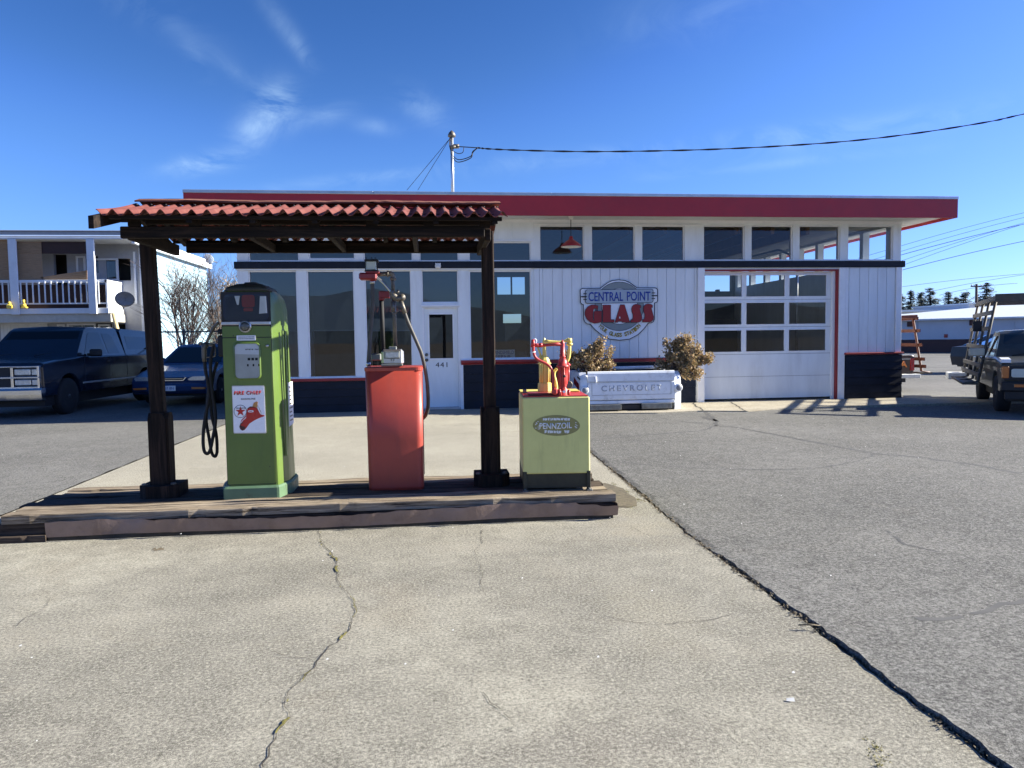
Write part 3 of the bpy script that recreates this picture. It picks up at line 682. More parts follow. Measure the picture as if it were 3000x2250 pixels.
# windows
def window(h, fr=.035, glass='glass', blind=None, inset=.07, fmat='trim_white', nm='window', parent=st):
    x0, x1, z0, z1 = h; b = MB()
    ya, yb = WY+inset-.03, WY+inset+.03
    wall_holes(b, x0+.001, x1-.001, z0+.001, z1-.001, [(x0+fr, x1-fr, z0+fr, z1-fr)], ya, yb)
    w = obj(nm, b, fmat, parent, fix=False)
    g = MB(); g.quad((x0+fr, WY+inset, z0+fr), (x1-fr, WY+inset, z0+fr), (x1-fr, WY+inset, z1-fr), (x0+fr, WY+inset, z1-fr)); obj('pane', g, glass, w, fix=False)
    if blind:
        g = MB(); z = z1-fr-.01
        while z > blind:
            g.add([(x0+.03, WY+.125, z-.002), (x1-.03, WY+.125, z-.002), (x1-.03, WY+.145, z-.022), (x0+.03, WY+.145, z-.022)], [(0, 1, 2, 3)])
            z -= .0225
        g.box(x0+.03, x1-.03, WY+.12, WY+.15, z-.02, z); obj('blind', g, 'blind', w, fix=False)
    return w
for i, h in enumerate(low): window(h, blind=(1.66 if i < 3 else 2.2 if i == 3 else None), fr=.022)
for h in upl: window(h, fr=.022)
for h in upr: window(h, fr=.02, glass='glass' if h[0] < 5.5 else 'glass_clear')
# door
b = MB(); dx0, dx1 = -.10, .578; dy = WY+.06
wall_holes(b, dx0, dx1, .05, 2.07, [(.0, .475, 1.05, 1.945)], dy, dy+.045)
door = obj('door', b, 'white_paint', st, fix=False)
b = MB(); wall_holes(b, -.03, .505, 1.02, 1.975, [(.0, .475, 1.05, 1.945)], dy-.012, dy-.001); obj('glazing_bead', b, 'trim_white', door, fix=False)
b = MB(); b.quad((0, dy+.02, 1.05), (.475, dy+.02, 1.05), (.475, dy+.02, 1.945), (0, dy+.02, 1.945)); obj('pane', b, 'glass', door, fix=False)
for z, r in ((1.128, .028), (1.018, .03)):
    b = MB(); b.lathe([(r*1.0, -.004), (r*1.1, -.01), (r*.9, -.02), (r*.5, -.024), (r*.45, -.04), (r*.75, -.05), (r*.72, -.065), (r*.2, -.07)], (-.067, dy, z), 'y', 14); obj('knob' if z < 1.1 else 'deadbolt', b, 'iron', door)
text_obj('house_number', '441', 'sign_outline', (.112, .352, .868, .966), dy-.001, door, .003, spacing=1.15)
b = MB(); b.box(-.135, -.102, WY+.005, WY+.11, -.0, 2.09); b.box(.58, .611, WY+.005, WY+.11, 0, 2.09); b.box(-.102, .58, WY+.005, WY+.11, 2.072, 2.09); b.box(.613, .672, WY-.03, WY-.002, 0, .93); b.box(-.16, .64, WY-.03, WY-.002, 2.10, 2.135)
obj('door_frame', b, 'trim_white', st)
b = MB(); b.box(-.13, .61, WY-.05, WY+.11, .001, .045, bev=.01); obj('threshold', b, 'flashing', st)
# wainscots: lapped navy boards
def lap(mbx, x0, x1, z0, z1, n, y):
    for k in range(n):
        a = z0+(z1-z0)*k/n; c = z0+(z1-z0)*(k+1)/n-.002
        mbx.prism([(y-.028, a), (y-.002, a), (y-.002, c), (y-.014, c)], x0, x1, axis='x')
b = MB(); lap(b, XL-.02, -.27, .0, .625, 4, WY); obj('wainscot', b, 'navy', st)
b = MB(); lap(b, .675, 5.60, .0, .905, 5, WY); obj('wainscot', b, 'navy', st)
b = MB()
lap(b, 8.95, 10.255, .0, .985, 6, WY-.035); b.box(8.95, 10.255, WY-.036, WY-.002, 0, .98); b.box(XR+.002, XR+.035, WY-.0, 23, 0, .98)
obj('wainscot', b, 'navy', st)
b = MB(); b.box(XL-.04, -.26, WY-.06, WY-.002, .628, .685, bev=.008); obj('red_sill', b, 'trim_red', st)
b = MB(); b.prism([(WY-.075, .955), (WY-.002, .955), (WY-.002, .908), (WY-.03, .908)], .63, 2.17, axis='x'); b.box(.63, 2.17, WY-.075, WY-.002, .957, 1.0); obj('red_sill', b, 'trim_red', st)
b = MB(); b.box(2.175, 5.61, WY-.045, WY-.002, .912, .985, bev=.006); obj('red_sill', b, 'trim_red', st)
b = MB(); b.box(8.92, 10.275, WY-.095, WY-.002, .99, 1.03, bev=.008)
obj('red_sill', b, 'trim_red', st)
b = MB(); b.box(XL, -.27, WY-.035, WY-.002, .686, .700); obj('window_sill', b, 'trim_white', st)
b = MB(); b.box(.64, 2.12, WY-.04, WY-.002, 1.001, 1.016)
obj('window_sill', b, 'trim_white', st)
# siding boards
b = MB(); x = 2.155; rs = random.Random(4)
wds = [.115, .07]+[.2015]*40
for w in wds:
    if x+w > 5.62: w = 5.62-x
    b.box(x+.0035, x+w-.0035, WY-.019, WY-.002, .99, 2.868, bev=.003); x += w
    if x > 5.61: break
obj('siding', b, 'siding_paint', st); b = MB()
x = 9.02
for w in (.24, .21, .208, .206, .20):
    b.box(x+.004, x+w-.004, WY-.022, WY-.002, 1.035, 2.868, bev=.003); x += w
obj('siding', b, 'siding_paint', st)
for (xa, xb, ya, za) in ((5.635, 5.785, .045, .0), (8.792, 8.935, .04, .0), (8.94, 9.008, .03, 1.035), (10.10, XR+.01, .045, 1.035)):
    b = MB(); b.box(xa, xb, WY-ya, WY-.002, za, 2.868, bev=.004); obj('corner_board', b, 'trim_white', st)
# garage door: 5 panels, three glazed rows of three
b = MB(); gy = WY+.13; gx0, gx1 = 5.80, 8.755
cols = [(5.812, 6.672), (6.776, 7.64), (7.742, 8.584)]; rows = [(2.268, 2.722), (1.672, 2.132), (1.088, 1.545)]
wall_holes(b, gx0, gx1, .075, 2.80, [(c0, c1, r0, r1) for c0, c1 in cols for r0, r1 in rows]+[(gx0-.01, gx1+.01, z-.003, z+.003) for z in (2.20, 1.612, 1.03, .548)], gy, gy+.045)
gd = obj('garage_door', b, 'white_paint', st, fix=False)
b = MB()
for z in (2.20, 1.612, 1.03, .548): b.box(gx0, gx1, gy+.02, gy+.035, z-.0028, z+.0028)
b.box(gx0, gx1, gy+.005, gy+.04, .05, .074); obj('panel_seam', b, 'black', gd)
for r0, r1 in rows:
    for c0, c1 in cols:
        g = MB(); g.quad((c0, gy+.022, r0), (c1, gy+.022, r0), (c1, gy+.022, r1), (c0, gy+.022, r1)); obj('pane', g, 'glass_clear', gd, fix=False)
b = MB()
for r0, r1 in rows:
    for c0, c1 in cols: wall_holes(b, c0-.018, c1+.018, r0-.018, r1+.018, [(c0, c1, r0, r1)], gy-.008, gy-.001)
obj('glazing_bead', b, 'trim_white', gd, fix=False)
b = MB(); b.box(gx1+.002, gx1+.034, WY-.01, WY+.13, .0, 2.834); b.box(5.80, gx1+.001, WY-.01, WY+.13, 2.803, 2.834)
obj('garage_frame', b, 'trim_red', st)
b = MB(); b.box(gx1-.06, gx1-.001, WY+.06, WY+.128, .0, 2.80, bev=.003); obj('door_stop', b, 'trim_white', st)
# small security light over the door
b = MB(); c = at(1283, 778, WY-.06)
b.lathe([(.06, 0), (.062, -.02), (.05, -.06), (.03, -.075), (.0, -.08)], (c.x, WY-.062, c.z-.01), 'y', 14); b.lathe([(.05, -.03), (.055, .0), (.05, .025)], (c.x, WY-.11, c.z-.03), 'z', 14)
for s in (-1, 1): b.tube([(c.x+s*.03, WY-.09, c.z+.01), (c.x+s*.045, WY-.13, c.z+.035)], .014, 8)
obj('door_light', b, 'lamp_white', st)
# things indoors that show through the glass
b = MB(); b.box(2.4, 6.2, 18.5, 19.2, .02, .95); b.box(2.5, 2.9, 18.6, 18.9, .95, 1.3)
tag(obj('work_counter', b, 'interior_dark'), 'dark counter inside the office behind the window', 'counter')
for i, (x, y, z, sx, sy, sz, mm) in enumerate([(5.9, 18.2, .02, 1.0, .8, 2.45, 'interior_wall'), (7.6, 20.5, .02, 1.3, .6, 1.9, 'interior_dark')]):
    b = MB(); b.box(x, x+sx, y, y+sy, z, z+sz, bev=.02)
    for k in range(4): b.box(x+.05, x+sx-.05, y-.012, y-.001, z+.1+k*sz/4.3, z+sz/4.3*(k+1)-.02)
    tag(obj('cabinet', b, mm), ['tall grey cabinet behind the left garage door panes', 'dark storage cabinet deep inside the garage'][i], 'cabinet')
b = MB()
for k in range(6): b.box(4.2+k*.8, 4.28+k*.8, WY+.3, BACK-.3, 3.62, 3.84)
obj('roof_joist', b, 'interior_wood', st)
b = MB(); b.tube([(8.45, 16.2, .2), (8.45, 16.2, 2.9), (8.45, 16.5, 3.3), (8.45, 17.1, 3.5), (8.45, 20, 3.52)], .03, 8); b.tube([(5.95, 16.2, .2), (5.95, 16.2, 2.9), (5.95, 16.5, 3.3), (5.95, 17.1, 3.5), (5.95, 20, 3.52)], .03, 8)
obj('door_track', b, 'steel', st)
# small sign behind the office window
wsn = thing('window_sign', 'small pale sign with blue lettering standing inside the office window', 'sign', (1.55, WY+.25, 1.03))
b = MB(); p0, p1 = at(1440, 1054, WY+.22), at(1508, 1024, WY+.22); b.box(p0.x, p1.x, WY+.22, WY+.235, p0.z, p1.z, bev=.003); obj('board', b, 'enamel_white', wsn)
text_obj('lettering', 'WINDSHIELD', 'sign_blue', (p0.x+.02, p1.x-.02, (p0.z+p1.z)/2+.01, p1.z-.02), WY+.219, wsn, .002, bold=.01)
text_obj('lettering', 'REPAIR', 'sign_blue', (p0.x+.08, p1.x-.08, p0.z+.02, (p0.z+p1.z)/2-.01), WY+.219, wsn, .002, bold=.01)
# mast on the roof with guy wires
mast = thing('service_mast', 'thin metal mast on the flat roof holding the power drop', 'mast', (.56, 16.5, 4.15))
b = MB(); m0, m1_ = at(1326, 560, 16.5), at(1323.5, 398, 16.5); b.tube([(m0.x, 16.5, 4.14), m1_], .036, 12); obj('pipe', b, 'flashing', mast)
b = MB(); b.lathe([(.055, -.0), (.085, .01), (.085, .05), (.06, .10), (.02, .14), (.0, .15)], (m1_.x, 16.5, m1_.z-.03), 'z', 12); obj('weather_cap', b, 'iron', mast)
b = MB(); c = at(1329, 429, 16.5); b.tube([c, c+Vector((.12, -.02, 0))], [.05, .045], 10); b.tube([(c.x-.08, 16.46, c.z-.02), (c.x+.04, 16.46, c.z-.02)], .03, 8); obj('insulator', b, 'iron', mast)
b = MB()
for px, py in ((1192, 557), (1224, 557)):
    e = at(px, py, 18.2); b.tube([at(1318, 406, 16.5), e], .006, 5)
obj('guy_wire', b, 'wire', mast)
b = MB(); b.tube(smooth_pts([at(1318, 404, 16.47), at(1317, 425, 16.45), at(1321, 442, 16.46), at(1325, 455, 16.46)]), .012, 6)
b.tube(smooth_pts([at(1328, 443, 16.45), at(1343, 450, 16.4), at(1356, 446, 16.35), at(1359, 432, 16.35)]), .008, 6)
b.tube(smooth_pts([at(1328, 457, 16.45), at(1340, 467, 16.4), at(1358, 466, 16.3), at(1380, 457, 16.2), at(1385, 444, 16.2), at(1398, 434, 16.1)]), .010, 6)
b.tube(smooth_pts([at(1328, 463, 16.45), at(1338, 474, 16.4), at(1355, 473, 16.3), at(1380, 462, 16.2), at(1386, 446, 16.2), at(1400, 433, 16.1)]), .010, 6)
obj('drip_loop', b, 'wire', mast)
dist = [(x, y, 16.4-.0008*(x-1336)) for x, y in [(1336, 429), (1398, 433), (1430, 436), (1520, 440), (1700, 444), (1900, 442.5), (2100, 437), (2300, 427), (2500, 412), (2700, 388), (2900, 356), (3000, 334), (3300, 270), (4200, 60)]]
b = MB(); pts = smooth_pts([at(*p) for p in dist], 8); b.tube(pts, .011, 6)
for s in range(2):
    b.tube([p+Vector((0, math.cos(i*.9+s*PI)*.014, math.sin(i*.9+s*PI)*.014)) for i, p in enumerate(pts) if i > 6], .007, 5)
tag(obj('power_cable', b, 'wire'), 'twisted power cable sagging from the roof mast to the upper right', 'cable')

# ---- round sign on the siding
sg = thing('wall_sign', 'shaped white sign with red block lettering on the white siding', 'sign', (3.9, WY-.03, 2.2))
SY = WY-.03
def zs(pts, Y): return [(at(1680+x/7.9, 800+y/7.9, Y).x, at(1680+x/7.9, 800+y/7.9, Y).z) for x, y in pts]
def arc(cx, cy, r, a0, a1, n=14, ry=None):
    return [(cx+r*math.cos(R(a0+(a1-a0)*k/n)), cy-(ry or r)*math.sin(R(a0+(a1-a0)*k/n))) for k in range(n+1)]
outl = [(150, 400), (165, 370), (200, 352), (615, 347)]+[(700, 280), (790, 215), (900, 165), (1050, 150), (1200, 168), (1310, 220), (1400, 285)]+[(1470, 335), (1880, 335), (1925, 348), (1950, 385), (1952, 640), (1935, 680), (1880, 700)]
outl += [(1878, 1070), (1850, 1130), (1800, 1160), (1735, 1165), (1640, 1290), (1500, 1430), (1300, 1535), (1060, 1562), (830, 1535), (650, 1440), (500, 1320), (385, 1190), (310, 1180), (255, 1135), (228, 1060), (222, 735), (180, 720), (155, 675)]
def inset(poly, d):
    n = len(poly); out = []
    ar = sum(poly[i][0]*poly[(i+1) % n][1]-poly[(i+1) % n][0]*poly[i][1] for i in range(n)); sgn = 1 if ar > 0 else -1
    for i in range(n):
        p0, p1, p2 = Vector(poly[i-1]), Vector(poly[i]), Vector(poly[(i+1) % n])
        a = (p1-p0).normalized(); c = (p2-p1).normalized(); nn = Vector((-a.y, a.x))+Vector((-c.y, c.x))
        nn = nn.normalized()*sgn; k = max(.5, abs(nn.dot(Vector((-a.y, a.x)))))
        out.append(tuple(p1+nn*d/k))
    return out
def layer(name, poly_px, mat, lvl, parent=sg):
    b = MB(); b.prism(zs(poly_px, SY), SY-.004*lvl-.003, SY-.004*lvl+.0005); return obj(name, b, mat, parent)
b = MB(); b.prism(zs(outl, SY), SY-.02, SY+.008); obj('backing', b, 'sign_outline', sg)
SY -= .018
layer('white_field', inset(outl, 17), 'sign_white', 1)
ring = arc(1055, 770, 570, 0, 360, 48)[:-1]; ringi = arc(1060, 770, 405, 0, 360, 40)[:-1]
layer('ring', ring, 'sign_outline', 2); layer('ring', arc(1055, 770, 558, 0, 360, 48)[:-1], 'sign_grey', 3)
layer('ring', arc(1060, 770, 418, 0, 360, 40)[:-1], 'sign_outline', 4); layer('ring', arc(1060, 770, 408, 0, 360, 40)[:-1], 'sign_white', 5)
layer('name_panel', [(270+x, y) for x, y in [(35, 385), (1535, 370), (1565, 385), (1572, 420), (1572, 640), (1560, 670), (1530, 690), (40, 712), (10, 700), (-5, 665), (-5, 430), (5, 400)]], 'sign_outline', 6)
layer('name_panel', [(270+x, y) for x, y in [(40, 396), (1530, 381), (1553, 395), (1560, 425), (1560, 636), (1548, 662), (1525, 678), (45, 700), (20, 690), (7, 660), (7, 435), (15, 410)]], 'sign_lightgrey', 7)
for x0, x1, y0, y1 in [(225, 300, 470, 490), (170, 300, 535, 562), (225, 300, 605, 625), (1800, 1878, 452, 472), (1800, 1925, 512, 538), (1800, 1878, 582, 602)]: layer('speed_line', [(x0, y0), (x1, y0), (x1, y1), (x0, y1)], 'black', 8)
def st_text(nm, body, mat, x0, x1, y0, y1, lvl, **k):
    a = zs([(x0, y1), (x1, y0)], SY); return text_obj(nm, body, mat, (a[0][0], a[1][0], a[0][1], a[1][1]), SY-.004*lvl, sg, .003, **k)
st_text('lettering', 'CENTRAL', 'sign_blue', 342, 1142, 438, 655, 8, bold=.014)
st_text('lettering', 'POINT', 'sign_blue', 1228, 1772, 428, 645, 8, bold=.014)
G = [(555, 760), (545, 870), (535, 870), (535, 830), (505, 812), (470, 815), (447, 850), (443, 900), (443, 1095), (455, 1105), (470, 1095), (472, 905), (480, 885), (640, 885), (640, 1130), (560, 1150), (480, 1160), (380, 1130), (310, 1070), (265, 980), (258, 920), (275, 850), (330, 780), (400, 748), (450, 740)]
Lp = [(672, 745), (850, 745), (850, 1080), (930, 1082), (930, 1138), (672, 1138)]
Ap = [(1078, 738), (1168, 738), (1292, 1140), (1120, 1140), (1110, 1118), (1020, 1118), (1012, 1140), (955, 1140)]
Sp = [(1545, 755), (1540, 805), (1515, 805), (1525, 860), (1550, 950), (1570, 1020), (1565, 1080), (1535, 1120), (1490, 1140), (1320, 1140), (1320, 1085), (1355, 1085), (1370, 1020), (1368, 960), (1345, 900), (1338, 830), (1350, 780), (1385, 742), (1440, 725), (1500, 735)]
for P_ in (G, Lp, Ap, Sp, [(x+272, y-8) for x, y in Sp]):
    layer('block_letter', inset(P_, -9), 'sign_outline', 8); layer('block_letter', P_, 'sign_red', 9)
layer('block_letter', [(1060, 1000), (1080, 1050), (1040, 1050)], 'sign_white', 10)
# curved gold motto: letters stepped round the lower arc
msg = 'YOUR GLASS STATION'; n = len(msg)
for i, chh in enumerate(msg):
    if chh == ' ': continue
    a = 222+ (318-222)*i/(n-1); cx, cy = 1060+600*math.cos(R(a)), 790-640*math.sin(R(a)); tl = R(a-270)
    b = text_obj('motto_letter', chh, 'sign_gold', (-.028, .028, -.043, .043), 0, None, .003, bold=.03)
    q = zs([(cx, cy)], SY)[0]
    for v in b.data.vertices:
        x, z = v.co.x, v.co.z; v.co = (q[0]+x*math.cos(tl)-z*math.sin(tl), v.co.y+SY-.0165, q[1]+x*math.sin(tl)+z*math.cos(tl))
    setpar(b, sg)
band = [(1060+(545+115)*math.cos(R(a)), 790-(585+110)*math.sin(R(a))) for a in range(220, 321, 5)]
# ---- pendant lamp under the overhang
pl = thing('pendant_lamp', 'red bell shaped lamp hanging from the roof overhang', 'lamp', tuple(at(1673, 640, 14.62)))
c0 = at(1672.5, 640, 14.62); c1 = at(1672.5, 693, 14.62)
b = MB(); b.lathe([(.045, 0), (.05, -.03), (.035, -.06), (.0, -.07)], (c0.x, 14.62, 3.86), 'z', 14); obj('canopy_cap', b, 'lamp_white', pl)
b = MB(); b.tube([(c0.x, 14.62, 3.82), (c1.x, 14.62, c1.z)], .008, 6); obj('stem', b, 'black', pl)
zt = at(1672.5, 692, 14.62).z; zb = at(1672.5, 723, 14.62).z; rw = (at(1703, 723, 14.62).x-at(1642, 723, 14.62).x)/2
prof = [(.02, 0), (.035, -.01), (.04, -.05), (.06, -.075), (rw*.55, -.11), (rw*.8, -.15), (rw*.97, zb-zt+.012), (rw, zb-zt)]
b = MB(); b.lathe(prof, (c0.x, 14.62, zt), 'z', 28, cap=False); sh = obj('shade', b, 'lamp_red', pl)
b = MB(); b.lathe([(r*.97, h-.004) for r, h in prof[3:]], (c0.x, 14.62, zt), 'z', 28, cap=False); obj('shade_lining', b, 'lamp_white', sh)
b = MB(); b.lathe([(.0, -.02), (.03, -.05), (.035, -.08), (.02, -.11), (0, -.12)], (c0.x, 14.62, zt-.06), 'z', 12); obj('bulb', b, 'lamp_white', pl)

# ================================================================== TIMBER ISLAND
DZ = .19; DX0, DX1 = -3.08, 1.425
isl = thing('timber_island', 'low weathered timber platform carrying the old pumps, metal skirt along its front', 'platform', (-.8, 6.0, 0))
ri = random.Random(5)
def plank(name, x0, x1, y0, y1, z0, z1, mat, parent, n=70, amp=.004, edge=.006, seed=0, noise_end=.01):
    """weathered board: long strip with worn, slightly wandering edges and checks"""
    q = random.Random(seed); b = MB(); rings = []; a = [q.uniform(0, 6) for _ in range(8)]
    for i in range(n+1):
        t = i/n; x = x0+(x1-x0)*t
        e1 = .0012*(math.sin(x*5+a[0])+.5*math.sin(x*13+a[1]))+(q.uniform(0, .012) if q.random() < .05 else 0)
        e2 = edge*(math.sin(x*4+a[2])+.6*math.sin(x*13+a[3]))+q.uniform(-edge, edge)*.5
        dz = amp*(math.sin(x*3+a[4])+.5*math.sin(x*11+a[5]))
        c = .006
        rings.append([(x, y0+e1, z0), (x, y0+e1, z1-c+dz-abs(e1)*.5), (x, y0+e1+c, z1+dz), (x, (y0+y1)/2, z1+dz+q.uniform(-.0015, .0015)), (x, y1+e2-c, z1+dz), (x, y1+e2, z1-c+dz), (x, y1+e2, z0)])
    b.loft(rings, smooth=False)
    return obj(name, b, mat, parent)
ys = [5.555, 5.705, 5.86, 6.01, 6.16, 6.31, 6.44, 6.58]
for k in range(7):
    plank('plank', DX0+ri.uniform(-.03, .03)+(.0 if k < 5 else .06), DX1+ri.uniform(-.03, .01)-(0, .03, .02, .0, .02, 0, .0)[k], ys[k]+.004, ys[k+1]-.006, .13, DZ-(.0 if k else .0)+ri.uniform(-.004, .003), 'deck_wood' if k in (0, 1, 5, 6) else 'deck_wood_old_shaded', isl, seed=k+1)  # middle planks take darker wood: the pumps' shadow band put into the colour
plank('fascia_plank', -3.35, DX1, 5.575, 5.615, .015, .128, 'deck_wood_old_shaded', isl, seed=31, amp=.002)
plank('fascia_plank', -3.6, -2.77, 5.525, 5.57, .0, .045, 'deck_wood_old_shaded', isl, n=20, seed=32, amp=.001, edge=.001)
plank('rear_plank', DX0+.05, DX1-.02, 6.545, 6.585, .0, .128, 'deck_wood_old_shaded', isl, seed=33, amp=.002)
b = MB(); b.box(DX1-.06, DX1-.02, 5.62, 6.54, .0, .128); b.box(DX0+.06, DX0+.1, 5.62, 6.54, .0, .128)
for k in range(4): b.box(-2.2+k*1.1, -2.12+k*1.1, 5.62, 6.54, 0, .128)
obj('joist', b, 'deck_wood_old_shaded', isl)
# dented sheet metal skirt
b = MB(); n = 150; rs = random.Random(9); dn = []
dents = [(rs.uniform(-2.7, 1.4), rs.uniform(.03, .16), rs.uniform(-.022, .026)) for _ in range(34)]
def skx(x, h):
    d = 0
    for c, w, a in dents: d += a*math.exp(-((x-c-.04*(h-.5))/w)**2)
    return d*(.4+.6*h)
x0, x1 = -2.765, 1.432; rows_ = 7
top = lambda x: .135+.012*math.sin(x*1.9+.5)-.010*abs(math.sin(x*4.3+1))+(.006*math.sin(x*23) if (x*7) % 2 > 1 else 0)-(.02 if x > 1.1 else 0)
for i in range(n+1):
    x = x0+(x1-x0)*i/n
    dn.append([(x, 5.538+skx(x, h/rows_)-.012*(h/rows_), .028+.006*math.sin(x*2.2)+(top(x)-.028)*h/rows_) for h in range(rows_+1)])
b.loft(dn, closed=False, cap=False)
for i in range(9): pass
dn2 = [[(1.432+.004*math.sin(yy*30), 5.53+yy, .028+(.115-.028)*h/3) for h in range(4)] for yy in [k*.04 for k in range(12)]]
b.loft(dn2, closed=False, cap=False)
obj('metal_skirt', b, 'skirt_metal', isl, fix=False)
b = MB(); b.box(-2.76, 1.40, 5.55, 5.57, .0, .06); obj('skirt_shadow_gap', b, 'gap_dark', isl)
# ================================================================== CANOPY
cn = thing('canopy', 'dark timber canopy with red corrugated roof standing over the pumps', 'canopy', (-.85, 6.07, DZ))
CY = 6.13
def post(xc, lean, zc_top, cas_w):
    b = MB(); w = .050
    rings = []
    for k in range(21):
        z = .30+(2.30-.30)*k/20; x = xc+lean*(z-.3)
        rings.append([(x-w, CY-w+.01, z), (x-w+.01, CY-w, z), (x+w-.01, CY-w, z), (x+w, CY-w+.01, z), (x+w, CY+w-.01, z), (x+w-.01, CY+w, z), (x-w+.01, CY+w, z), (x-w, CY+w-.01, z)])
    b.loft(rings, smooth=False); p = obj('post', b, 'post_wood', cn)
    b = MB(); c = .078; zt = zc_top
    for (sx, sy) in ((-1, 0), (1, 0), (0, -1), (0, 1)):
        if sx: b.prism([(CY-c+.018, DZ+.09), (CY+c-.018, DZ+.09), (CY+c-.018, zt), (CY+c-.045, zt+.045), (CY-c+.045, zt+.045), (CY-c+.018, zt)], xc+sx*(c-.034), xc+sx*c, axis='x')
        else: b.prism([(xc-c+.016, DZ+.09), (xc+c-.016, DZ+.09), (xc+c-.016, zt), (xc+c-.045, zt+.045), (xc-c+.045, zt+.045), (xc-c+.016, zt)], CY+sy*(c-.034), CY+sy*c, axis='y')
    obj('post_casing', b, 'post_wood', p)
    b = MB()
    w2 = .15; M = Matrix.Identity(4)
    b.prism([(xc-w2, CY-w2*.55), (xc-w2*.55, CY-w2), (xc+w2*.55, CY-w2), (xc+w2, CY-w2*.55), (xc+w2, CY+w2*.9), (xc-w2*.9, CY+w2*.9)], DZ-.005, DZ+.10, axis='z')
    obj('base_block', b, 'post_wood', p)
    b = MB()
    for s in (-1, 1): b = MB(); b.lathe([(.022, 0), (.022, .014), (.014, .018)], (xc+s*.11, CY-.09, DZ+.10), 'z', 6); obj('anchor_bolt', b, 'iron', p)
post(-2.155, -.022, .815, .19); post(.492, .0, .80, .155)
FY, BY = 5.60, 6.64
def beam(name, x0, x1, y0, y1, z0, z1, mat='beam_wood', bev=.006, tilt=0.):
    b = MB(); b.box(x0, x1, y0, y1, z0, z1, bev=bev)
    if tilt: b.v = [(x, y, z+tilt*(x-x0)) for x, y, z in b.v]
    return obj(name, b, mat, cn)
beam('header_beam', -2.185, .43, FY-.022, FY+.022, 2.166, 2.25, tilt=.006)
beam('header_beam', -2.06, .49, BY-.022, BY+.022, 2.185, 2.275)
beam('tie_beam', -2.155, -2.11, FY+.024, BY-.024, 2.16, 2.25); beam('tie_beam', .435, .48, FY+.024, BY-.024, 2.16, 2.25)
for x in (-1.35, -.75, -.12): beam('tie_beam', x, x+.04, FY+.024, BY-.024, 2.19, 2.26)
beam('ridge_beam', -2.2, .56, CY-.02, CY+.02, 2.35, 2.435)
RZ, EZ, EYF, EYB = 2.500, 2.322, 5.42, 6.84   # roof: ridge and eave heights, eave lines
RXL, RXR = -2.27, .59
slope = (RZ-EZ)/(CY-EYF)
for i in range(7):
    x = -2.13+i*.435
    b = MB()
    b.prism([(EYF+.05, EZ-.075+.05*slope), (CY-.022, RZ-.085), (CY-.022, RZ-.035), (EYF+.05, EZ-.03+.05*slope)], x, x+.038, axis='x')
    b.prism([(EYB-.05, EZ-.075+.05*slope), (CY+.022, RZ-.085), (CY+.022, RZ-.035), (EYB-.05, EZ-.03+.05*slope)], x, x+.038, axis='x')
    obj('rafter', b, 'beam_wood', cn)
for yy in (EYF+.06, 5.74, 6.50, EYB-.06):
    zz = RZ-abs(CY-yy)*slope-.052
    beam('purlin', RXL+.06, RXR-.04, yy-.02, yy+.02, zz-.0, zz+.025, bev=0)
# short blocks between header and rafters
for i in range(7): beam('block', -2.13+i*.42, -2.05+i*.42, FY-.02, FY+.02, 2.252, 2.30, bev=0)
# gable boards
for (x, ex) in ((RXL-.01, .10),):
    b = MB(); e = EYF-ex*1.1
    b.prism([(e, EZ-.105-ex*slope), (CY, RZ-.10), (CY, RZ-.012), (e, EZ-.018-ex*slope)], x, x+.035, axis='x'); b.prism([(EYB, EZ-.105), (CY, RZ-.10), (CY, RZ-.012), (EYB, EZ-.018)], x, x+.035, axis='x')
    obj('barge_board', b, 'beam_wood', cn)
# corrugated sheets
pitch = .1045
def sheet(x0, x1, ey, lift, seed):
    q = random.Random(seed); b = MB(); nx = int((x1-x0)/pitch*10); rows = 9; outer = []; wob = q.uniform(0, 6)
    for i in range(nx+1):
        x = x0+(x1-x0)*i/nx; ph = (x-RXL)/pitch*2*PI; ph2 = (math.cos(ph)+.15*math.cos(2*ph))
        ext = .012*math.sin(x*5+wob)+q.uniform(-.001, .001)
        col = []
        for j in range(rows+1):
            t = j/rows; yv = CY+(ey-CY)*(t*(1+ext/.77))*1.0; z = RZ+(EZ-RZ)*t*(1+ext/.77)+ph2*.0205*(.65+.35*t)+lift-.01*math.sin(t*PI)*(1+.5*math.sin(x*2+wob))
            col.append((x, yv, z))
        outer.append(col)
    b.loft(outer, closed=False, cap=False)
    inner = [[(x, y, z-.006) for x, y, z in c] for c in outer]; b.loft(inner, closed=False, cap=False)
    b.loft([[o[-1], i_[-1]] for o, i_ in zip(outer, inner)], closed=False, cap=False, smooth=False)
    for c in (0, -1): b.loft([outer[c], inner[c]], closed=False, cap=False, smooth=False)
    return b
for k, (x0, x1) in enumerate([(RXL, -1.27), (-1.30, -.33), (-.36, RXR)]):
    b = sheet(x0, x1, EYF, .0 if k != 1 else .006, k+1)
    for i in range(28):
        xn = RXL+pitch*(i+1)
        if x0 < xn < x1-.03: b.lathe([(.009, 0), (.008, .006), (.003, .010)], (xn, CY+(EYF-CY)*.38, RZ+(EZ-RZ)*.38+.018), 'z', 6, mi=1)
    obj('roof_sheet', b, ('corrugated', 'black'), cn)
    b = sheet(x0, x1, EYB, .0 if k != 1 else .006, k+11); obj('roof_sheet', b, 'corrugated', cn)
